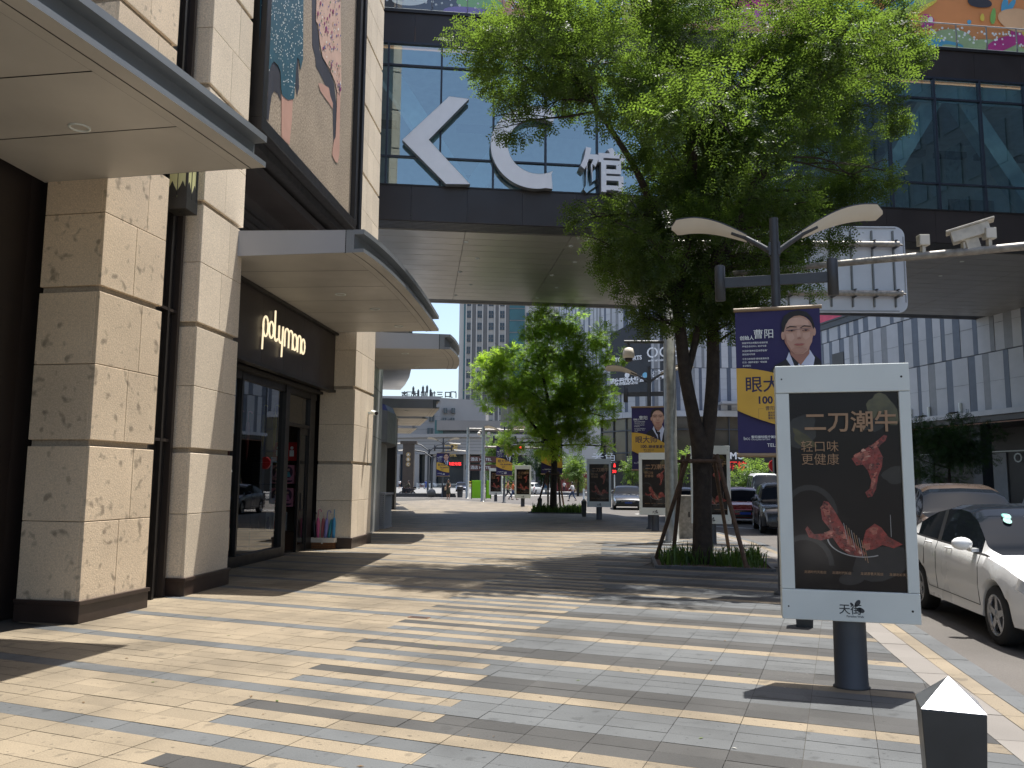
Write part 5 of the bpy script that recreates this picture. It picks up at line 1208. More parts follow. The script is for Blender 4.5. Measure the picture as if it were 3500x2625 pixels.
def tree(label, loc, clumps, limbs, per, seed, ll=.075, lw=.03, tw=.26, lm=None, name='street_tree', group='street trees', twigs=3, r_end=.012):
    t = thing(name, label, 'tree', loc, 0, group); o = Vector(loc)
    V, tn = leaves(clumps, per, seed, ll, lw, tw); leafmesh('crown', V, tn, lm or m_leaf, t, loc)
    b = MB(Matrix.Translation(-o)); nodes = []
    for path, rr in limbs:
        pts = [Vector(p) for p in path]; fine = []
        for i in range(len(pts)-1):
            for k in range(5):
                u = k/5; p0, p1, p2, p3 = pts[max(i-1,0)], pts[i], pts[i+1], pts[min(i+2, len(pts)-1)]
                fine.append(.5*((2*p1)+(p2-p0)*u+(2*p0-5*p1+4*p2-p3)*u*u+(3*p1-p0-3*p2+p3)*u**3))
        fine.append(pts[-1]); rad_ = list(np.interp(np.linspace(0, len(rr)-1, len(fine)), range(len(rr)), rr))
        b.tube(fine, [float(x) for x in rad_], 11); nodes += [(f, x) for f, x in zip(fine, rad_)]
    top = [n for n in nodes if n[1] < limbs[0][1][0]*.75] or nodes
    R = random.Random(seed)
    for i, (c, r) in enumerate(clumps):
        c = Vector(c); r_ = r if not hasattr(r, '__len__') else r[0]
        cand = [n for n in top if n[0].z < c.z+.3] or top
        nd = min(cand, key=lambda n: (n[0]-c).length + .35*abs(n[0].z-(c.z-(n[0]-c).length*.5)))
        r0 = min(nd[1]*.6, .02+.012*(c-nd[0]).length)
        pts = limb(b, nd[0], c, r0, r0*.35, seed*100+i)
        for k in range(twigs):
            e = c+Vector((R.uniform(-1,1), R.uniform(-1,1), R.uniform(-.4,1)))*r_*.85; limb(b, pts[R.randint(3, 6)], e, r0*.4, r_end*.5, seed*991+i*7+k, .1, 4)
    b.build('trunk', m_bark, t); return t
def dclumps(L, Y, sc, jit, seed):
    r = random.Random(seed); out = []
    for (dx, dy, rp) in L:
        y = Y + r.uniform(-jit, jit)*(1 if rp*sc > .6 else .4); p = AT(dx*1.5823, dy*1.5823, y); rr = rp*sc*y/Y
        out.append(((p.x, y, p.z), (rr, rr*1.05, rr*.82)))
    return out
T1 = (3.78, 16.4, 0)
L1 = [(1120,60,95),(1070,120,55),(1200,150,100),(1105,262,50),(1170,235,55),(1300,90,115),(1355,205,95),(1250,205,58),(1420,130,120),(1500,60,120),(1490,250,115),(1600,140,125),(1620,300,115),(1700,70,125),(1740,220,120),(1835,90,110),(1910,140,80),(1880,230,85),(1790,340,95),(1890,390,45),(1455,370,84),(1560,420,110),(1680,430,95),(1375,450,55),(1340,520,55),(1410,530,95),(1510,550,105),(1620,530,95),(1710,490,85),(1440,640,62),(1540,640,66),(1640,640,52),(1350,600,50),(1735,615,34),(1790,490,55),(1400,690,36),(1480,590,70),(1580,590,70),(1690,590,52),
      (1310,490,48),(1320,560,52),(1385,480,72),(1450,560,88),(1460,430,90),(1560,480,98),(1540,620,78),(1620,600,78),(1680,560,68),(1700,430,80),(1760,530,52),(1600,685,48),(1500,695,48),(1420,695,36),(1560,320,100),(1460,330,90),(1275,470,45),(1300,535,52),(1345,600,52),(1385,655,44),(1405,560,72),(1850,400,58),(1780,440,60),(1440,690,46),(1560,700,44),(1500,722,32),(1640,695,38),
      (1200,-50,105),(1400,-90,150),(1600,-110,160),(1800,-50,140),(1960,40,60),(1460,480,70)]
c1 = dclumps(L1, 16.4, 1/109, 2.3, 4)
cb_ = [((3.6+3.4*math.cos(a), 16.4+3.0*math.sin(a), z), (1.25,1.25,.95)) for a, z in ((.9,8.6),(1.35,9.9),(4.0,9.2),(4.7,8.0),(5.4,9.4),(.3,10.4),(3.2,10.6))]
limbs1 = [([(3.78,16.4,0),(3.80,16.4,1.0),(3.80,16.4,2.1),(3.66,16.4,2.9),(3.50,16.4,3.8),(3.38,16.35,5.0),(3.10,16.2,6.4),(2.5,16.0,7.9),(1.6,15.9,9.3)], [.205,.185,.19,.135,.13,.115,.10,.07,.04]),
          ([(3.86,16.4,2.0),(4.0,16.45,2.9),(4.10,16.5,3.9),(4.12,16.5,5.2),(4.25,16.6,6.6),(4.2,16.5,8.2),(3.9,16.6,10.2)], [.15,.14,.135,.115,.095,.07,.04]),
          ([(4.15,16.5,5.6),(4.7,16.7,6.9),(5.3,17.0,8.3),(6.2,17.2,9.8)], [.085,.075,.06,.035]), ([(3.36,16.35,5.1),(3.55,16.0,6.6),(3.6,15.6,8.2),(3.3,15.2,9.8)], [.08,.07,.055,.03]),
          ([(3.52,16.4,3.7),(3.74,16.42,4.5),(3.9,16.3,5.6),(4.6,15.8,7.0),(5.4,15.4,8.4)], [.075,.07,.06,.05,.03])]
tree('big leafy street tree with forked trunk standing in the planted bed near the nearest lamp', T1, c1+cb_, limbs1, 1180, 3, .070, .031, .25, twigs=5, r_end=.018)
T2 = (2.15, 42.2, 0)
L2 = [(1062,815,34),(1105,795,44),(1100,860,40),(1060,870,22),(1165,715,46),(1225,690,42),(1185,790,55),(1245,765,52),(1295,728,36),(1325,772,24),(1280,830,46),(1220,865,55),(1140,905,45),(1180,960,45),(1100,960,30),(1260,935,45),(1310,900,30),(1310,965,18),(1305,860,26)]
L2 += [(1045,802,32),(1085,768,38),(1042,850,24),(1200,750,60),(1240,830,60),(1150,850,55),(1210,905,44),(1130,820,45),(1260,880,50),(1180,690,36)]
c2 = dclumps(L2, 42.2, 1/42.4, 1.5, 9)
limbs2 = [([(2.15,42.2,0),(2.17,42.2,1.3),(2.2,42.2,2.6),(2.1,42.2,4.0),(1.9,42.1,5.6),(1.5,42,7.5)], [.20,.17,.16,.12,.09,.05]), ([(2.2,42.2,2.7),(2.6,42.3,4.0),(3.2,42.3,5.5),(3.6,42.2,7.2)], [.11,.10,.07,.04]), ([(2.15,42.2,3.2),(1.2,42.4,4.4),(.3,42.5,5.6)], [.08,.07,.04])]
tree('smaller bright green street tree with staked trunk in the middle distance', T2, c2, limbs2, 470, 6, .125, .054, .34, m_leafb)
def roundtree(label, x, y, z0, h, w, seed, per, lm, name='far_tree', ll=.22):
    r = random.Random(seed); cl = []
    for k in range(11):
        a = r.uniform(0, 6.28); q = math.sqrt(r.random())*.62; zz = z0+h*(.35+.58*r.random())
        cl.append(((x+w/2*q*math.cos(a), y+w/2*q*math.sin(a), zz), (w*.24, w*.24, h*.15)))
    tree(label, (x, y, z0), cl, [([(x,y,z0),(x+.05,y,z0+h*.3),(x+.1,y,z0+h*.6)], [.02*h+.05,.018*h+.02,.02])], per, seed, ll, ll*.42, ll*3, lm, name, 'trees farther along the street', 1)
for px, top, bot, Y, wpx, lm, lab in ((1700,1490,1690,118,95,m_leaf3,'pale green tree in front of the hotel behind the galvanised pole'), (1850,1520,1690,112,150,m_leaf2,'dark green tree behind the small tree trunk across the road'), (1975,1555,1690,96,100,m_leaf3,'bright round tree in the planter right of the small trunk'),
        (1755,1575,1690,104,80,m_leaf3,'light green tree behind the far light box'), (2160,1555,1660,90,60,m_leaf3,'small green tree behind the black saloon car'), (2330,1550,1700,84,70,m_leaf3,'light green tree seen just right of the galvanised pole'), (2560,1580,1640,84,120,m_leaf3,'low green tree above the white van'), (1350,1555,1640,240,40,m_leaf2,'small dark tree far off beside the gold disc column')):
    p = AT(px, bot, Y); zt = AT(px, top, Y).z; roundtree(lab, p.x, Y, RZ, zt-RZ, wpx/CF*Y, int(px), 60 if Y < 150 else 20, lm, ll=.3)
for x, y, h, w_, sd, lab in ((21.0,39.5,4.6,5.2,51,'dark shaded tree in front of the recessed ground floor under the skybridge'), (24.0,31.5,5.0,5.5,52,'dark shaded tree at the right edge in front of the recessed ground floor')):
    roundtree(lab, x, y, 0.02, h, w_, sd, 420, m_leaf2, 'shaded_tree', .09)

# ---- stakes, beds and plants
def stakes(label, c, feet, zr, r, tops):
    t = thing('tree_stakes', label, 'tree stakes', c, 0, 'timber stakes round the trunks')
    for (fx, fy), (tx, ty) in zip(feet, tops):
        b = MB(); b.tube([(fx-c[0], fy-c[1], -.02), (tx-c[0], ty-c[1], zr+.12)], r, 9); b.build('stake', m_wood, t)
    b = MB(); k = len(tops)
    for i in range(k):
        a, d = Vector((tops[i][0]-c[0], tops[i][1]-c[1], zr)), Vector((tops[(i+1) % k][0]-c[0], tops[(i+1) % k][1]-c[1], zr)); e = (d-a).normalized()*.12; b.tube([a-e, d+e], r*.85, 8)
    b.build('tie_bar', m_wood, t)
fl = lambda p: (p.x, p.y)
stakes('brown timber stakes and tie bars round the big forked trunk', (3.8,16.4,0), [fl(G(2240,1912)), fl(G(2555,1950)), fl(G(2492,1880)), (3.35,17.2)], 2.02, .042, [(3.50,16.15),(4.05,16.15),(4.1,16.62),(3.5,16.68)])
stakes('dark timber stakes round the smaller tree trunk', (2.15,42.2,0), [fl(G(1830,1752)), fl(G(1930,1745)), (2.6,43.2), fl(G(1873,1750))], 1.95, .05, [(1.85,42),(2.4,42),(2.4,42.45),(1.9,42.45)])
for bed, lab, sd, nb, h in ((BED1,'strappy green plants in the bed round the big tree',5,1250,.40), (BED2,'dark strappy plants in the bed round the smaller tree',8,850,.50)):
    t = thing('planting_bed', 'square soil bed with a grey stone edge round the '+('big tree' if sd == 5 else 'smaller tree'), 'planting bed', (bed[0][0], bed[0][1], 0))
    b = MB(); b.poly([(x, y, .012) for x, y in bed], 0); q = [Vector((*p, 0)) for p in bed]; cc = sum(q, Vector())/4
    b.build('soil', m_soil, t, True); b = MB()
    for i in range(4):
        a, d = q[i], q[(i+1) % 4]; ia, id_ = a.lerp(cc, .06), d.lerp(cc, .06); b.prism([tuple(a[:2]), tuple(d[:2]), tuple(id_[:2]), tuple(ia[:2])], -.01, .05)
    b.build('edging', m_gry, t, True, bevel=.006)
    r = random.Random(sd); b = MB()
    for k in range(nb):
        u, v = r.uniform(.06,.94), r.uniform(.06,.94); p = q[0].lerp(q[1], u).lerp(q[3].lerp(q[2], u), v)
        cl = .5+.5*math.sin(u*9.1+v*4)*math.cos(v*7.7-u*3)
        if sd == 5 and (r.random() < .75 and v < .30 or r.random() > .25+.75*cl): continue
        a = r.uniform(0, 6.28); ln = h*r.uniform(.4, 1.1)*(.75+.6*cl); lean = r.uniform(.1, 1.0); d = Vector((math.cos(a), math.sin(a), 0)); s = Vector((-d.y, d.x, 0))*r.uniform(.008, .018)*(1 if sd == 5 else 1.8)
        pts = [p+Vector((0,0,.01)), p+d*ln*lean*.35+Vector((0,0,ln*.6)), p+d*ln*lean+Vector((0,0,ln*(.95-.35*lean)))]
        b.add([pts[0]-s, pts[0]+s, pts[1]+s*.9, pts[1]-s*.9, pts[2]], [(0,1,2,3),(3,2,4)], 0, False, r.uniform(.6, 1.35))
    for k in range(60 if sd == 5 else 0):
        u = r.uniform(.05, .95); p = q[0].lerp(q[1], u).lerp(cc, r.uniform(.06, .2)); b.ball((p.x, p.y, .03), r.uniform(.01,.03), n=6, k=4, m=1)
    o = b.build('ground_cover', [leafmat('strap_leaf', (.05,.10,.02), (.13,.22,.03), .3), m_gry], None); tag(o, lab, 'plants', kind='stuff')

# leaf litter and a drain slot on the paving
r = random.Random(44); b = MB()
for k in range(420):
    if k < 260: a, d = r.uniform(0, 6.28), abs(r.gauss(0, 2.6))+.9; x, y = 3.8+d*math.cos(a), 15.6+d*math.sin(a)*1.1
    else: x, y = r.uniform(-4, 4), r.uniform(3.2, 22)
    if x > kx(y)[0]-.05 or inside((x, y), BED1): continue
    a, s_ = r.uniform(0, 6.28), r.uniform(.010, .026); c_, sn = math.cos(a)*s_, math.sin(a)*s_; z = .004
    b.add([(x-c_, y-sn, z), (x+sn*.4, y-c_*.4, z+.003), (x+c_, y+sn, z), (x-sn*.4, y+c_*.4, z+.002)], [(0,1,2,3)], r.choice([0,0,1,2]))
tag(b.build('leaf_litter', [mat('dry_leaf', (.13,.08,.035), .8), mat('fallen_green_leaf', (.07,.10,.02), .7), mat('pale_litter', (.35,.34,.30), .8)]), 'scattered dry leaves and bits of litter on the paving', 'leaf litter', kind='stuff')
p, q = G(1404, 2109), G(1461, 2113); t = thing('drain_slot', 'dark narrow drain slot set in the paving between a yellow and a grey row', 'drain', tuple(p), math.degrees(math.atan2(q.y-p.y, q.x-p.x)))
L = (q-p).length; b = MB(); b.box(0, L, -.035, .035, .001, .0035); b.build('slot', m_black, t); b = MB(); b.box(-.02, L+.02, -.05, -.035, .001, .005); b.box(-.02, L+.02, .035, .05, .001, .005); b.box(-.02, 0, -.035, .035, .001, .005); b.box(L, L+.02, -.035, .035, .001, .005); b.build('rim', mat('rusty_rim', (.14,.06,.03), .7, var=.3, vs=20), t)
# ================================================================ vehicles
m_cglass = mat('car_glass', (.010,.013,.018), .03, var=0, spec=.05)
m_tyre = mat('tyre', (.018,.018,.018), .8, var=.2); m_rim = mat('alloy', (.45,.45,.46), .3, metal=.8, var=.1); m_under = mat('car_underside', (.012,.012,.012), .8)
m_hl = mat('headlight', (.55,.58,.62), .08, metal=.6, var=.1); m_tl = mat('tail_light', (.30,.01,.01), .2); m_plate = mat('plate_blue', (.02,.06,.30), .4)
def paint(n, c, metal=.0, rough=.28): return mat('paint_'+n, c, rough, metal, var=.03, vs=.7, coat=.35, spec=.4)
SEDAN = dict(L=4.55, W=1.74, wb=2.62, fo=.92, wr=.315, deck=[(-2.27,.62),(-2.24,.86),(-2.1,.98),(-1.6,1.02),(-1.0,.995),(0,.965),(.8,.925),(1.1,.92),(1.6,.84),(2.0,.72),(2.2,.60),(2.27,.46)],
  roof=[(-1.75,1.02),(-1.45,1.16),(-1.1,1.30),(-.75,1.405),(-.35,1.465),(0,1.475),(.3,1.45),(.6,1.345),(.9,1.15),(1.2,.925)], ws=(.42,1.16), rw=(-1.7,-.95), sw=(-1.32,.95), pil=[(-.52,-.40)])
SUV = dict(L=4.75, W=1.9, wb=2.8, fo=.93, wr=.37, deck=[(-2.37,.6),(-2.33,.95),(-2.2,1.08),(-1.5,1.11),(0,1.06),(.9,1.03),(1.2,1.02),(1.8,.95),(2.15,.86),(2.32,.7),(2.37,.5)],
  roof=[(-2.2,1.1),(-2.0,1.42),(-1.7,1.62),(-1.2,1.70),(-.4,1.73),(.2,1.69),(.6,1.55),(1.0,1.25),(1.28,1.03)], ws=(.38,1.22), rw=(-2.16,-1.82), sw=(-1.85,1.0), pil=[(-1.05,-.93),(-.10,.02)])
HATCH = dict(SUV, L=4.0, W=1.7, wb=2.5, fo=.75, wr=.30, deck=[(-2.0,.5),(-1.96,.85),(-1.8,.96),(0,.94),(.9,.90),(1.3,.86),(1.7,.76),(1.93,.62),(2.0,.45)], roof=[(-1.85,.98),(-1.6,1.32),(-1.2,1.48),(-.4,1.53),(.1,1.50),(.5,1.38),(.9,1.12),(1.2,.9)], ws=(.3,1.15), rw=(-1.82,-1.5), sw=(-1.5,.95), pil=[(-.5,-.38)])
VAN = dict(L=5.2, W=1.9, wb=3.0, fo=.8, wr=.34, deck=[(-2.6,.5),(-2.57,1.2),(-2.4,1.28),(0,1.25),(1.7,1.2),(2.1,1.1),(2.4,.95),(2.56,.75),(2.6,.5)], roof=[(-2.55,1.25),(-2.48,1.95),(-2.3,2.25),(-1.5,2.3),(.8,2.26),(1.2,2.15),(1.7,1.65),(2.12,1.12)], ws=(1.1,2.05), rw=(-2.54,-2.42), sw=(-2.3,1.75), pil=[(-1.35,-1.22),(-.25,-.12),(.75,.9)])
def car(label, loc, head, S, pm, cat='car', name='parked_car', group='cars along the street', detail=1, roof_mat=None, plate=None):
    t = thing(name, label, cat, loc, head, group)
    L, W, wr_ = S['L'], S['W'], S['wr']; xf = L/2-S['fo']; xb = xf-S['wb']; ra = wr_*1.16
    dk = lambda x: float(np.interp(x, *zip(*S['deck']))); rx = S['roof']
    def rf(x): return float(np.interp(x, *zip(*rx))) if rx[0][0] <= x <= rx[-1][0] else -1
    n = 96 if detail else 44
    xs = sorted(set([-L/2+L*k/n for k in range(n+1)] + [e for p in [S['ws'], S['rw'], S['sw']]+S['pil'] for e in p] + [xf+ra*math.cos(a*.3142) for a in range(11)] + [xb+ra*math.cos(a*.3142) for a in range(11)]))
    xs = [x for i, x in enumerate(xs) if i == 0 or x-xs[i-1] > .004]
    ST = []
    for x in xs:
        e = max(0, (abs(x)-L*.30)/(L*.2)); w = W/2*(1-.17*e**2.4); zd = dk(x); zr = rf(x); h = max(0, zr-zd); q = min(1, h/.14); q = q*q*(3-2*q)
        s = .20+.07*e**3; ar = -1
        for c in (xf, xb):
            if abs(x-c) < ra: ar = max(ar, wr_+math.sqrt(ra*ra-(x-c)**2))
        zm = s+(zd-s)*.52
        wt = w*(.905-.30*min(.62, h))          # tumblehome
        P = [(0, max(s, min(ar, s+.25))), (w*.80, max(s, ar)), (w*.965, max(s+.05, ar)), (w, max(zm, ar+.02)), (w*.99, max(zd-.11, min(zd-.04, ar+.05))), (w*.945, zd)]
        c_ = [(w*.925, zd+.02), (wt+.02, zd+.02+(zr-zd-.02)*.86), (wt-.12, zr-.012), (0, zr+.012)]
        f_ = [(w*.90, zd+.008), (w*.72, zd+.022), (w*.42, zd+.034), (0, zd+.042)]
        P += [(a[0]*q+b_[0]*(1-q), a[1]*q+b_[1]*(1-q)) for a, b_ in zip(c_, f_)]
        ST.append([(x, y, z) for y, z in P])
    def inr(x, r): return r[0]-1e-4 <= x <= r[1]+1e-4
    body, under = MB(), MB(); gl = {k: MB() for k in ('windscreen', 'rear_window', 'side_window', 'headlight', 'tail_light', 'side_window+', 'headlight+', 'tail_light+')}
    for sgn in (1, -1):
        for i in range(len(ST)-1):
            A, B = ST[i], ST[i+1]; xm = (A[0][0]+B[0][0])/2; cab = rf(xm) > dk(xm)+.05
            for j in range(9):
                pts = [(x, y*sgn, z) for x, y, z in (A[j], A[j+1], B[j+1], B[j])]
                if sgn > 0: pts = pts[::-1]
                tgt, mi = body, 0
                if j in (0,): tgt, mi = under, 0
                elif j == 1 : tgt, mi = body, 0
                elif cab and j == 6 and inr(xm, S['sw']): tgt = body if any(inr(xm, p) for p in S['pil']) else gl['side_window']; mi = 1
                elif cab and j in (7, 8) and inr(xm, S['ws']): tgt = gl['windscreen']
                elif cab and j in (7, 8) and inr(xm, S['rw']): tgt = gl['rear_window']
                elif cab and j == 5: mi = 1
                elif roof_mat and cab and j in (7, 8) and S['rw'][1] <= xm <= S['ws'][0]: mi = 2
                elif j == 4 and xm > L/2-.42: tgt = gl['headlight']
                elif j in (3, 4) and j == 4 and xm < -L/2+.36: tgt = gl['tail_light']
                if sgn < 0 and tgt is not body and tgt is not under:
                    for kk in ('side_window', 'headlight', 'tail_light'):
                        if tgt is gl[kk]: tgt = gl[kk+'+']
                tgt.add(pts, [(0,1,2,3)], mi if tgt is body else 0, True)
    for st, d in ((ST[0], 1), (ST[-1], -1)):
        ring = [(x, y, z) for x, y, z in st] + [(x, -y, z) for x, y, z in st[-2:0:-1]]
        body.poly(ring[::d])
    bodyb = (body, t)
    under.build('underside', m_under, t)
    for k, g in gl.items():
        if g.f: g.build(k.strip('+'), m_hl if 'head' in k else m_tl if 'tail' in k else m_cglass, t, weld=50)
    # front: grille, lamps wrap, plate, lower trim
    xn = L/2
    b = MB(); b.box(xn-.05, xn+.012, -W*.25, W*.25, .47, .58); b.box(xn-.06, xn+.008, -W*.36, W*.36, .29, .40); b.build('grille', m_black, t); b = MB(); b.box(-xn-.01, -xn+.05, -W*.36, W*.36, .30, .40); b.build('rear_vent', m_black, t)
    if detail:
        b = MB()
        for k in range(3): b.box(xn-.04, xn+.016, -W*.24, W*.24, .485+k*.033, .495+k*.033)
        b.build('grille_bar', m_chrome, t)
    b = MB(); b.box(xn-.02, xn+.022, -.22, .22, .40, .50); b.build('number_plate', m_plate, t); b = MB(); b.box(-xn-.02, -xn+.02, -.22, .22, .62, .74); b.build('number_plate', m_plate, t)
    for s in (1, -1):
        b = MB(); w = W/2*.955; b.box(S['ws'][1]-.42, S['ws'][1]-.30, s*w-.03*s, s*(w+.05), dk(.8)+.02, dk(.8)+.06); 
        x0, z0 = S['ws'][1]-.36, dk(.8)+.11; b.ball((x0, s*(w+.13), z0), .07, .115, .075, 14, 8)
        b.build('mirror', pm, t)
        for c in (xf, xb):
            b = MB(); yo = s*(W/2*.985-.005); wd = .20
            pr = [(wr_*.72,-.5),(wr_*.93,-.5),(wr_,-.36),(wr_,.36),(wr_*.93,.5),(wr_*.66,.5)]
            b.M = Matrix.Translation((c, yo-s*wd/2, wr_)) @ Matrix.Rotation(rad(-90*s), 4, 'X') @ Matrix.Diagonal((1,1,wd,1)); b.lathe(pr, 28, cap=False); wh = b.build('wheel', m_tyre, t)
            b = MB(Matrix.Translation((c, yo, wr_)) @ Matrix.Rotation(rad(-90*s), 4, 'X'))
            b.lathe([(wr_*.67,-.06),(wr_*.70,.0),(wr_*.66,.006),(wr_*.62,-.03)], 28, 0, cap=False); b.lathe([(wr_*.60,-.075),(.001,-.07)], 20, 1, cap=False); b.lathe([(wr_*.20,-.05),(wr_*.17,-.012),(.001,-.008)], 14, 0, cap=False)
            for k in range(5):
                a = k*1.2566+.3; ca, sa = math.cos(a), math.sin(a); r0, r1 = wr_*.12, wr_*.65; h0, h1 = wr_*.12, wr_*.085
                v = [(r0*ca-h0*sa, r0*sa+h0*ca), (r1*ca-h1*sa, r1*sa+h1*ca), (r1*ca+h1*sa, r1*sa-h1*ca), (r0*ca+h0*sa, r0*sa-h0*ca)]
                b.prism([p for p in v][::-1], -.05, -.012, 'z')
            b.build('rim', [m_rim, m_black], wh)
    if detail:
        b = body
        def surf(x, u):     # point on the side skin, u from sill to belt, just proud of it
            i = min(range(len(xs)), key=lambda k: abs(xs[k]-x)); st = ST[i][2:6]; f = u*3; k = min(2, int(f)); a, c = Vector(st[k]), Vector(st[k+1]); return a.lerp(c, f-k)
        fx = S['ws'][1]-.22; mx = (S['pil'][-1][0]+S['pil'][-1][1])/2; bx = max(S['sw'][0]+.15, xb+.32)
        for s in (1, -1):
            for x in (fx, mx, bx):
                pts = [surf(x, u/8) for u in range(1 if x != bx else 3, 9)]; b.tube([(p.x, s*(p.y+.001), p.z) for p in pts], .0045, 5, 1)
            pts = [surf(bx+(fx-bx)*k/14, .12) for k in range(15)]; b.tube([(p.x, s*(p.y+.001), p.z) for p in pts], .0045, 5, 1)
        for s in (1, -1):
            for x in (fx-.92, bx+.18):
                p = surf(x, .88); b = MB(); b.tube([(p.x-.09, s*(p.y+.0), p.z),(p.x-.07, s*(p.y+.03), p.z+.005),(p.x+.07, s*(p.y+.03), p.z+.005),(p.x+.09, s*p.y, p.z)], .014, 8, flat=.8); b.build('door_handle', pm, t)
        b = MB(); zz = dk(S['ws'][1])
        for y in (-.35, .25): b = MB(); b.tube([(S['ws'][1]+.02, y, zz+.05), (S['ws'][1]-.05, y+.5, zz+.10)], .010, 5); b.build('wiper', m_black, t)
    body.build('body', [pm, m_black, roof_mat or pm], t, weld=38)
    return t
def between(f, r):           # car placed by its front and rear wheel feet on the side we see (its right side)
    d = (f-r); d.z = 0; h = math.degrees(math.atan2(d.y, d.x)); return h
f, r = G(3422,2197,RZ), G(3169,2079,RZ); h = between(f, r); u = (f-r).normalized(); side = Vector((-u.y, u.x, 0))
c = (f+r)/2 + side*(1.74/2*.97-.09) - u*((.92+2.62-2.275)-2.62/2 - .0)
white = car('white saloon car with black roof panel at the kerb behind the nearest light box', (c.x, c.y, RZ), h, SEDAN, paint('white', (.76,.76,.74)), roof_mat=m_cglass)
# stickers on the windscreen
rr = dict(SEDAN)['roof']
def wsp(x, y): return (x, y, float(np.interp(x, *zip(*rr)))+.022)
m_stk = mat('sticker_teal', (.06,.33,.27), .4)
for (x, y, r_, m) in ((.62,-.40,.05,m_stk),(.70,-.42,.045,m_stk),(.62,-.17,.03,m_dots)): b = MB(); b.add([wsp(x+r_*math.cos(a*.52)*1.1, y+r_*math.sin(a*.52)) for a in range(12)], [tuple(range(12))]); b.build('windscreen_sticker', m, white)
hd = -101
car('bronze sport utility car with silver roof rails behind the white saloon', (9.35, 17.3, RZ), -107, SUV, paint('bronze', (.085,.06,.045), .4), roof_mat=None)
car('blue grey sport utility car at the right edge of the picture behind the bronze car', (15.6, 22.5, RZ), -104, SUV, paint('bluegrey', (.075,.09,.115), .4))
car('black sport utility car between the red car and the nearest light box', (9.75, 29.6, RZ), -102, SUV, paint('black', (.012,.013,.015), .2))
car('dark red hatchback waiting behind the black sport utility car', (10.1, 36.2, RZ), -101, HATCH, paint('red', (.20,.015,.014), .3))
car('white minibus above the red hatchback', (15.2, 49.5, RZ), -100, VAN, paint('van_white', (.55,.56,.55)), 'minibus', 'parked_van')
car('black saloon car facing us between the two shaded light boxes', (7.4, 52.6, RZ), -96, dict(SEDAN, L=4.9, W=1.88, wb=2.95, deck=[(a*1.077, z) for a, z in SEDAN['deck']], roof=[(a*1.05, z) for a, z in SEDAN['roof']], ws=(.44,1.2)), paint('black_b', (.010,.011,.014), .2))
car('dark blue car just showing between the galvanised pole and the big trunk', (8.3, 39.4, RZ), -98, SEDAN, paint('navy', (.02,.022,.045), .3))
for k, (px, py, S, pm, hd_, cat, lab) in enumerate((
    (1577,1680,SEDAN,paint('inkblue', (.012,.016,.035), .3),-88,'car','dark blue saloon car driving towards us right of the woman in the dark dress'),
    (1500,1665,SEDAN,paint('taxi_a', (.55,.38,.02)),185,'taxi','yellow taxi behind the farthest banner pole'),
    (1545,1664,SUV,paint('pearl', (.62,.62,.62)),182,'car','white sport utility car in the far queue above the dark blue saloon'),
    (1462,1666,SEDAN,paint('pearl_b', (.6,.6,.6)),178,'car','white saloon car in the far queue left of the yellow taxi'),
    (1484,1662,SUV,paint('slate', (.04,.05,.06)),183,'car','dark slate car in the far queue behind the yellow taxi'),
    (1605,1668,SEDAN,paint('taxi_b', (.55,.38,.02)),180,'taxi','yellow taxi partly behind the left galvanised pole'),
    (1640,1664,SUV,paint('pearl_c', (.6,.6,.62)),180,'car','white car above the lime green boxes'),
    (1632,1667,HATCH,paint('red_b', (.35,.03,.02)),180,'car','small red car above the lime green boxes'),
    (1675,1668,SEDAN,paint('taxi_c', (.55,.38,.02)),180,'taxi','yellow taxi between the galvanised pole and the far light box'),
    (1735,1672,SEDAN,paint('taxi_d', (.55,.38,.02)),180,'taxi','yellow taxi behind the two walkers in orange'),
    (1822,1690,HATCH,paint('pearl_d', (.62,.62,.62)),70,'car','white hatchback with red tail lights right of the sunlit light box'),
    (1395,1660,SUV,paint('pearl_e', (.6,.6,.6)),175,'car','white car far left beyond the scooter'))):
    p = G(px, py, RZ); car(lab, tuple(p), hd_, S, pm, cat, 'car' if cat == 'car' else 'taxi', 'cars on the far road', 0)

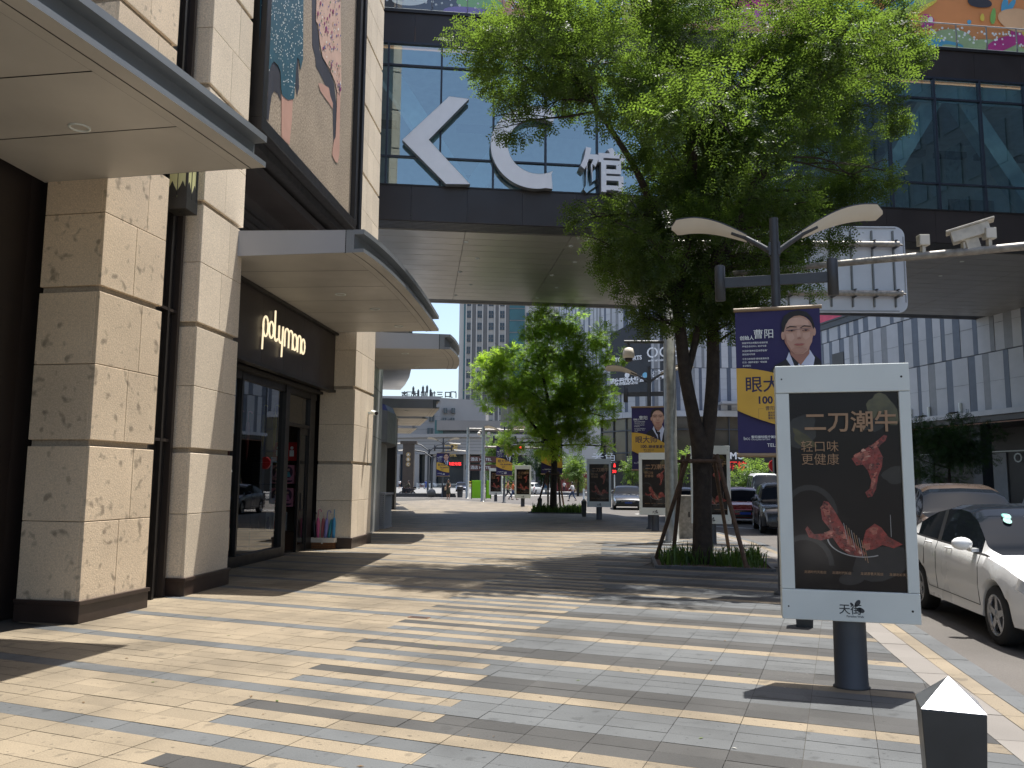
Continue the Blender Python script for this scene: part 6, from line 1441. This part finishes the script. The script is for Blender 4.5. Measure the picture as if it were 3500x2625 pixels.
# ================================================================ scooters
def scooter(label, loc, head, m, group='scooters'):
    t = thing('scooter', label, 'scooter', loc, head, group); 
    b = MB(); b.prism([(.52,.42),(.60,.75),(.50,1.0),(.44,.98),(.46,.55),(.30,.32),(-.25,.30),(-.38,.55),(-.85,.66),(-.9,.72),(-.45,.76),(-.30,.72),(.02,.62),(-.15,.38),(.25,.38),(.40,.48)], -.14, .14, 'y'); b.build('fairing', m, t, bevel=.03)
    b = MB(); b.prism([(-.80,.76),(.0,.72),(.04,.66),(-.3,.70),(-.82,.70)], -.13, .13, 'y'); b.build('seat', m_tyre, t, bevel=.02)
    for x in (.72, -.62):
        b = MB(Matrix.Translation((x, 0, .25)) @ Matrix.Rotation(rad(90), 4, 'X')); b.lathe([(.15,-.06),(.22,-.06),(.25,-.03),(.25,.03),(.22,.06),(.15,.06)], 20); wl = b.build('wheel', m_tyre, t); b = MB(Matrix.Translation((x, 0, .25)) @ Matrix.Rotation(rad(90), 4, 'X')); b.lathe([(.15,-.062),(.001,-.065)], 12, cap=False); b.lathe([(.001,.065),(.15,.062)], 12, cap=False); b.build('rim', m_rim, wl)
    b = MB(); b.tube([(.72,0,.25),(.58,0,.7),(.48,0,1.05)], .035, 8); b.tube([(.42,-.30,1.10),(.49,-.1,1.06),(.49,.1,1.06),(.42,.30,1.10)], .018, 8); b.build('handlebar', m_black, t)
    b = MB(); b.ball((.62,0,.86), .07, .09, .08, 12, 8); b.build('headlight', m_hl, t); b = MB(); b.tube([(.47,-.22,1.08),(.44,-.26,1.28)], .008, 5); b.ball((.44,-.27,1.30), .02, .06, .04, 8, 6); b.tube([(.47,.22,1.08),(.44,.26,1.28)], .008, 5); b.ball((.44,.27,1.30), .02, .06, .04, 8, 6); b.build('mirror', m_black, t)
    b = MB(); b.box(-.95,-.62,-.16,.16,.78,1.02); b.build('top_box', m_black, t, bevel=.04)
    return t
p = G(1393, 1695, RZ); SC1 = Vector((p.x, p.y, RZ))
scooter('black scooter with a rider standing side on near the dark column', tuple(SC1), 176, m_umk)
p = G(1442, 1671, RZ); scooter('dark red delivery scooter far off left of the person in blue', tuple(p), 150, mat('scooter_red', (.12,.02,.02), .4))

# ================================================================ people
m_sk = mat('skin', (.42,.24,.17), .6, var=.05, tone=False); m_hr = mat('black_hair', (.012,.010,.009), .5, tone=False); m_shoe = mat('shoe', (.03,.028,.026), .6, tone=False)
def skinned(name, J, E, m, parent, root=0, sub=1):
    me = bpy.data.meshes.new(name); me.from_pydata([j[0] for j in J], E, []); me.materials.append(m)
    o = bpy.data.objects.new(name, me); COL.objects.link(o); o.parent = parent
    o.modifiers.new('skin', 'SKIN').use_smooth_shade = True
    for i, j in enumerate(J):
        d = me.skin_vertices[0].data[i]; r = j[1]; d.radius = r if hasattr(r, '__len__') else (r, r); d.use_root = i == root
    s = o.modifiers.new('sub', 'SUBSURF'); s.levels = sub; s.render_levels = sub
    return o
def person(label, loc, head, h=1.68, stride=.25, top=None, bottom=None, skirt=False, sleeves=.5, arms=((.12,.0),(-.12,.0)), hair=.0, sit=False, shorts=False, bag=None, slim=1.0):
    t = thing('person', label, 'person', loc, head); k = h/1.70; t.scale = (k, k, k)
    s = stride
    if sit: hipz = .86; kn = ((.42,.13,.78),(.42,-.13,.78)); an = ((.34,.14,.36),(.34,-.14,.36)); lean = .12
    else: hipz = .92-.12*s*s; kn = ((s*.55+.05,.10,.50),(-s*.30+.05,-.10,.49)); an = ((s*.95,.10,.09),(-s*.95,-.10,.10+.05*(s > .1))); lean = .03
    P = (0,0,hipz); W_ = (lean*.3,0,hipz+.16); C = (lean*.8,0,hipz+.38); N = (lean,0,hipz+.55); HB = (lean+.01,0,hipz+.64); HT = (lean+.02,0,hipz+.76)
    sh = [(lean*.9, y*.17*slim, hipz+.49) for y in (1,-1)]; el = []; ha = []
    for i, (sw, bend) in enumerate(arms):
        y = (1,-1)[i]; e = (lean+sw, y*.22*slim, hipz+.24); el.append(e)
        ha.append((e[0]+math.sin(bend)*.24+sw*.8*(1-abs(math.sin(bend))), y*(.22*slim-.08*math.sin(min(bend, 1.5))), e[2]-math.cos(bend)*.23))
    J = [(P,(.125*slim,.105)),(W_,(.115*slim,.09)),(C,(.135*slim,.10)),(N,(.05,.05)),(HB,(.072,.085)),(HT,(.075,.088)),((HT[0],0,HT[2]+.07),(.05,.06))]
    E = [(0,1),(1,2),(2,3),(3,4),(4,5),(5,6)]
    for i in (0, 1):
        b0 = len(J); J += [(sh[i],.055),(el[i],.040),(ha[i],.026),((ha[i][0]+.03,ha[i][1],ha[i][2]-.08),.022),((ha[i][0]+.05,ha[i][1],ha[i][2]-.15),.012)]; E += [(2,b0),(b0,b0+1),(b0+1,b0+2),(b0+2,b0+3),(b0+3,b0+4)]
        b1 = len(J); hp = (0,(.085,-.085)[i],hipz-.04); J += [(hp,.085),(kn[i],.055),(an[i],.036),((an[i][0]+.12,an[i][1],an[i][2]-.055),.035)]; E += [(0,b1),(b1,b1+1),(b1+1,b1+2),(b1+2,b1+3)]
    skinned('body', J, E, m_sk, t)
    # face: nose and eyes; hair cap
    b = MB(); hz = hipz+.72; hx = lean+.02; b.ball((hx+.088,0,hz), .014, .012, .022, 6, 4); b.ball((hx,.082,hz), .02, .01, .03, 6, 4); b.ball((hx,-.082,hz), .02, .01, .03, 6, 4)
    for y in (.03,-.03): b.ball((hx+.078,y,hz+.025), .010, .014, .007, 6, 4, 1)
    b.box(hx+.074, hx+.083, -.022, .022, hz-.045, hz-.038, 2); b.build('face', [m_sk, m_hr, m_lip], t)
    b = MB(); b.ball((hx-.012,0,hz+.045), .098, .088, .098, 14, 8, 0, -.15); b.ball((hx-.045,0,hz-.01-hair*.4), .065, .080, .09+hair*.5, 12, 8); b.build('hair', m_hr, t)
    if top:
        J2 = [(P,(.15*slim,.125)),(W_,(.135*slim,.11)),(C,(.155*slim,.12)),((N[0],0,N[2]-.045),(.09,.075))]; E2 = [(0,1),(1,2),(2,3)]
        for i in (0, 1):
            b0 = len(J2); e = Vector(sh[i]).lerp(Vector(el[i]), min(1, sleeves*2)); J2 += [(sh[i],.070),(tuple(e),.056)]; E2 += [(2,b0),(b0,b0+1)]
            if sleeves > .5: J2 += [(tuple(Vector(el[i]).lerp(Vector(ha[i]), sleeves*2-1)),.042)]; E2 += [(b0+1,b0+2)]
        skinned('shirt', J2, E2, top, t)
    if bottom and skirt:
        b = MB(); b.lathe([(.13,hipz+.15),(.15,hipz),(.19,hipz-.2),(.215,hipz-.44),(.20,hipz-.45)], 18); b.v = [(x*.8+s*.05, y, z) for x, y, z in b.v]; b.build('skirt', bottom, t)
    elif bottom:
        J3 = [((0,0,hipz+.06),(.135*slim,.115)),((0,0,hipz-.02),(.13*slim,.11))]; E3 = [(0,1)]
        for i in (0, 1):
            b0 = len(J3); a = Vector(kn[i]).lerp(Vector(an[i]), .0 if shorts else .86); J3 += [((0,(.085,-.085)[i],hipz-.08),.10),(kn[i],.072)]; E3 += [(1,b0),(b0,b0+1)]
            if not shorts: J3 += [(tuple(a),.055)]; E3 += [(b0+1,b0+2)]
        skinned('trousers', J3, E3, bottom, t)
    for i in (0, 1):
        b = MB(); b.ball((an[i][0]+.06, an[i][1], an[i][2]-.05), .135, .05, .045, 12, 6); b.build('shoe', m_shoe, t)
    if bag:
        b = MB(); b.box(-.17,.10,-.34,-.24,hipz-.12,hipz+.16); b.build('shoulder_bag', bag, t, bevel=.03); b = MB(); b.tube([(-.03,-.27,hipz+.15),(lean,-.15,hipz+.53),(lean,.0,hipz+.50)], .012, 5); b.build('strap', bag, t)
    return t
m_or = mat('orange_cloth', (.62,.14,.04), .8, tone=False); m_or2 = mat('faded_orange_cloth', (.45,.17,.08), .8, tone=False); m_dk = mat('dark_cloth', (.018,.018,.026), .8, tone=False); m_jean = mat('jeans', (.035,.06,.13), .8, tone=False); m_wh = mat('white_cloth', (.55,.55,.56), .8, tone=False); m_olv = mat('olive_cloth', (.045,.045,.028), .8, tone=False); m_blu = mat('blue_cloth', (.03,.08,.32), .8, tone=False); m_tan = mat('tan_cloth', (.35,.26,.16), .8, tone=False)
p = G(1532, 1708, 0); person('woman in a dark olive dress holding her arm across her waist beside the farthest banner', tuple(p), -95, 1.63, .10, m_olv, m_olv, True, .2, ((.05,1.5),(.02,.4)), .10, slim=.86, bag=m_tan)
p = G(1735, 1708, RZ); person('walker in faded orange vest, left of the two walkers in orange', tuple(p), 8, 1.74, .42, m_or2, m_dk, False, .25, ((.16,.3),(-.2,.1)))
p = G(1752, 1709, RZ); person('walker in bright orange vest, right of the two walkers in orange', tuple(p), 8, 1.68, .42, m_or, m_jean, False, .25, ((-.14,.2),(.18,.4)))
p = G(1957, 1713, RZ); person('woman in white blouse and jeans with a tan bag crossing the road', tuple(p), 150, 1.62, .34, m_wh, m_jean, False, .9, ((.10,1.2),(-.1,.3)), .06, slim=.9, bag=m_tan)
person('rider in olive jacket sitting on the black scooter', tuple(SC1+Vector((.22,.0,-.0))), 176, 1.68, 0, m_olv, m_dk, False, 1.0, ((.22,.9),(.22,.9)), sit=True)
p = G(1365, 1671, RZ); person('man in white shirt and dark shorts walking far off left of the gold disc column', tuple(p), 95, 1.72, .18, m_wh, m_dk, False, .4, shorts=True)
p = G(1376, 1664, RZ); person('person in dark clothes far off just left of the gold disc column', tuple(p), 80, 1.70, .2, m_dk, m_dk, False, .9)
p = G(1384, 1664, RZ); person('person in pale blue top far off beside the gold disc column', tuple(p), 80, 1.66, .2, mat('pale_blue_cloth', (.35,.42,.55), .8, tone=False), m_dk, False, .9)
p = G(1456, 1673, RZ); person('person in blue work clothes standing by the far dark red scooter', tuple(p), 100, 1.70, .12, m_blu, m_blu, False, 1.0)
p = G(1928, 1685, RZ); person('person in white top standing across the road behind the small tree', tuple(p), -60, 1.68, .1, m_wh, m_dk, False, .4)
# ================================================================ background buildings
m_twr = mat('tower_stone', (.42,.40,.37), .7, var=.06, vs=.05); m_twd = mat('tower_dark_band', (.15,.145,.14), .6, var=.08, vs=.2); m_tgl = mat('tower_glass', (.035,.05,.065), .12, var=.3, vs=.2); m_tea = mat('teal_glass', (.03,.10,.11), .15, var=.25, vs=.15); m_hst = mat('hotel_stone', (.27,.26,.25), .7, var=.08, vs=.08)
YT = 330
A, B = AT(1567,1300,YT), AT(1982,1300,YT); x0 = A.x; pxm = YT/CF
t = thing('office_tower', 'tall pale office tower with columns of dark windows and teal glass strips', 'tower', (x0+20, YT, RZ)); zt = 92
b = MB(); b.box(x0, B.x+30, YT, YT+40, 0, zt, 0); 
X = lambda z6x: AT(1300+z6x*.48209, 1300, YT).x
for a, c in ((648,672),(727,752),(815,840),(888,912)): b.box(X(a), X(c), YT-.25, YT, 20, zt, 1)
for a in (602, 676, 757, 838): b.box(X(a)-.15, X(a)+.35, YT-.9, YT, 20, zt, 0); 
for a in (643, 722, 808, 884): b.box(X(a)-.35, X(a)+.15, YT-.9, YT, 20, zt, 0)
b.build('wall', [m_twr, m_twd], t, True)
b = MB(); b.box(X(587), X(603), YT-.3, YT, 20, zt); b.box(X(912), X(1022), YT-.6, YT, 20, zt); b.build('glass_strip', m_tea, t, True)
z_of = lambda z6y: AT(1700, 1000+z6y*.48209, YT).z
st = z_of(240)-z_of(325); zs = z_of(325)
for k in range(-9, 14):
    z = zs+k*st
    for a, c in ((607,641),(684,719),(763,797),(845,877)):
        w_ = MB(); w_.box(X(a), X(c), YT-.35, YT, z-st*.30, z+st*.28); w_.box(X(a), X(c), YT-.45, YT-.3, z-st*.02, z+.0*st+.12, 1); w_.box((X(a)+X(c))/2-.1, (X(a)+X(c))/2+.1, YT-.45, YT-.3, z-st*.30, z+st*.28, 1)
        w_.build('window', [m_tgl, m_twd], t, True)
    for xx in (1032, 1050): pass
    w_ = MB(); w_.box(X(1034), X(1060), YT-.3, YT, z-st*.25, z+st*.15); w_.build('window', [m_tgl], t, True)
b = MB()
for k in range(-9, 14): b.box(X(912), X(1022), YT-.75, YT-.55, zs+k*st+st*.45, zs+k*st+st*.45+.35)
b.build('spandrel', m_twd, t, True)
# hotel wing
YH = 250
h1 = thing('hotel_wing', 'low grey hotel wing with antennas and rooftop characters', 'hotel', (AT(1440,1500,YH).x, YH, RZ))
A, B = AT(1300,1358,YH), AT(1505,1358,YH); C = AT(1566,1366,YH-4)
b = MB(); b.prism([(A.x,YH),(B.x,YH),(C.x+8,YH+8),(C.x+8,YH+40),(A.x,YH+40)], RZ, A.z, m=0)
for k in range(12): z = 3+k*2.0; b.box(A.x, B.x, YH-.03, YH, z, z+.06, 1)
b.box(A.x-.3, B.x+.3, YH-.4, YH, A.z-1.2, A.z+.4, 0)
b.build('wall', [m_hst, m_twd], h1, True)
for px, py, wpx, hpx in ((1522,1403,12,17),(1549,1403,12,17),(1519,1437,12,18),(1547,1437,12,18),(1475,1430,18,22),(1470,1473,20,20)):
    p, q = AT(px-wpx/2, py+hpx/2, YH-.3), AT(px+wpx/2, py-hpx/2, YH-.3); b = MB(); b.box(p.x, q.x, YH-.35+(0 if px < 1500 else 0), YH+6, p.z, q.z); b.box((p.x+q.x)/2-.08, (p.x+q.x)/2+.08, YH-.42, YH-.3, p.z, q.z, 1); b.build('window', [m_tgl, m_twd], h1, True)
b = MB()
for px, top in ((1413,1320),(1430,1330),(1446,1318),(1460,1316),(1472,1328)): p, q = AT(px, 1356, YH+2), AT(px, top, YH+2); b.tube([tuple(p), tuple(q)], .16, 6); b.tube([(q.x,q.y,q.z-2.4),(q.x,q.y,q.z-.4)], .35, 8)
b.build('antenna', m_lampg, h1, True)
b = MB()
for px, ch in ((1383,'店'),(1400,'酒'),(1418,'大'),(1448,'居'),(1478,'加'),(1503,'三'),(1530,'口'),(1550,'门')):
    p = AT(px, 1357, YH+1); M = Matrix.Translation(p) @ Matrix.Diagonal((-1, 1, 1, 1)) @ UPR; b.text(ch, 2.1, M, 0, .2, .03, 'CENTER')
b.build('roof_lettering', m_lampg, h1, True)
# hotel entrance block
YE = 200
h2 = thing('hotel_entrance', 'curved grey hotel entrance block with dark tall doors and gold characters', 'hotel', (AT(1560,1600,YE).x, YE, RZ))
b = MB(); pl = []
for k in range(13): u = k/12; p = AT(1350+560*u, 1500, YE); pl.append((p.x, YE-6*math.sin(math.pi*u)))
zt = AT(1500,1487,YE-5).z; zd = AT(1500,1552,YE-5).z
b.prism(pl+[(pl[-1][0], YE+30), (pl[0][0], YE+30)], zd, zt, m=0)
for i, (a, c) in enumerate(zip(pl, pl[1:])):
    for z in np.linspace(zd, zt, 7)[1:-1]: b.quad((a[0],a[1]-.04,z),(c[0],c[1]-.04,z),(c[0],c[1]-.04,z+.1),(a[0],a[1]-.04,z+.1), 1)
    b.quad((a[0],a[1]-.6,zt-.5),(c[0],c[1]-.6,zt-.5),(c[0],c[1]-.6,zt+.3),(a[0],a[1]-.6,zt+.3), 0); b.quad((a[0],a[1]-.6,zt-.5),(c[0],c[1]-.6,zt-.5),(c[0],c[1],zt-.5),(a[0],a[1],zt-.5), 0); b.quad((a[0],a[1]-.6,zt+.3),(c[0],c[1]-.6,zt+.3),(c[0],c[1]+2,zt+.3),(a[0],a[1]+2,zt+.3), 0)
b.build('wall', [m_hst, m_twd], h2, True)
b = MB(); q0, q1 = AT(1350,1600,YE+1), AT(1900,1600,YE+1); b.box(q0.x, q1.x, YE+.5, YE+1, RZ, zd+.3); b.build('doorway', m_tgl, h2, True)
for a, c in ((1330,1365),(1405,1432),(1452,1468),(1480,1490),(1584,1606),(1640,1668),(1720,1745),(1800,1830)):
    p, q = AT(a,1600,YE-3), AT(c,1600,YE-3); b = MB(); b.box(p.x, q.x, YE-3, YE-.5, RZ, zd+.05); b.build('column', m_hst, h2, True)
b = MB(); 
for px, ch in ((1534,'酒'),(1551,'店')): b.text(ch, 2.0, Matrix.Translation(AT(px, 1545 if px < 1540 else 1540, YE-6.8)) @ UPR, 0, .1, .03, 'CENTER')
b.text('HOTEL', .7, Matrix.Translation(AT(1545, 1560, YE-6.8)) @ UPR, 0, .1, .03, 'CENTER'); b.build('gold_lettering', mat('gold_letter', (.45,.30,.09), .4), h2, True)
for px, py, tx in ((1553,1586,'欢迎光临'),(1618,1598,'欢迎')):
    p = AT(px, py, YE-7.4); b = MB(Matrix.Translation(p)); b.box(-1.9,1.9,0,.2,-.5,.6, 1); b.text(tx, .8, wr(-1.6,-.03,-.25), 0, 0, .02); b.build('led_board', [m_led, m_black], h2, True)
# teal box and grey band roof beside the tower
YB = 220
t = thing('teal_pavilion', 'teal glass box and long dark flat roof in front of the tower', 'building', (AT(1500,1500,YB).x, YB, RZ))
p, q = AT(1485,1502,YB), AT(1515,1436,YB); b = MB(); b.box(p.x, q.x, YB, YB+6, RZ, q.z); b.build('glass_box', m_tea, t, True)
p, q = AT(1515,1480,YB), AT(1900,1442,YB); b = MB(); b.box(p.x, q.x, YB+.5, YB+20, RZ, q.z-2.6, 1); b.box(p.x-1.5, q.x, YB-3, YB+20, q.z-2.6, q.z, 0); b.build('flat_roof', [m_twd, m_tgl], t, True)
# pale block seen at the right of the tower, planters and red wall across the road
p = G(1945, 1688, RZ)
for px, wpx, lab in ((1985,44,'tan tapered planter with a clipped bush across the road'), (2040,30,'tan tapered planter behind the shaded light box')):
    p = G(px, 1687, RZ); w_ = wpx/CF*p.y/2; t = thing('planter', lab, 'planter', tuple(p), 0, 'tan planters across the road'); b = MB(); h = .9; c_ = w_*.62
    b.add([(-c_,-c_,0),(c_,-c_,0),(c_,c_,0),(-c_,c_,0),(-w_,-w_,1.7),(w_,-w_,1.7),(w_,w_,1.7),(-w_,w_,1.7)], [(3,2,1,0),(0,1,5,4),(1,2,6,5),(2,3,7,6),(3,0,4,7),(4,5,6,7)]); b.build('pot', mat('terracotta_tan', (.32,.20,.11), .7), t, bevel=.03)
    V, tn = leaves([((p.x, p.y, 1.9), (w_*1.0, w_, .55))], 260, int(px), .14, .06, .2); leafmesh('bush', V, tn, m_leaf2, t, tuple(p))
A, B = G(1895,1684,RZ), G(2080,1682,RZ)
t = thing('red_wall', 'low dark red hoarding wall across the road behind the planters', 'wall', tuple(A)); b = MB(); b.box(0, B.x-A.x, 6, 6.4, 0, 3.2); b.box(-.1, B.x-A.x+.1, 5.9, 6.5, 3.2, 3.4, 1); b.build('hoarding', [mat('dark_red', (.16,.02,.02), .6, var=.2), m_lampg], t)
for px, w_, lab in ((1345,20,'dark advert screens with pale green picture far left, larger'), (1372,16,'dark advert screen with pale green picture beside the gold disc column'), (1424,15,'dark advert screen with pale green picture right of the gold disc column')):
    p = AT(px, 1625, 235); t = thing('advert_screen', lab, 'advert screen', (p.x, p.y, RZ), 0, 'advert screens at the far shops'); a = w_/CF*235/2; b = MB(); b.box(-a,a,0,.4,0,p.z+5.4-RZ); b.build('cabinet', m_black, t); b = MB(); b.quad((-a*.85,-.02,p.z-1.5-RZ),(a*.85,-.02,p.z-1.5-RZ),(a*.85,-.02,p.z+4-RZ),(-a*.85,-.02,p.z+4-RZ)); b.build('picture', mat('screen_teal', (.06,.22,.24), .3, var=.6, vs=.6), t)
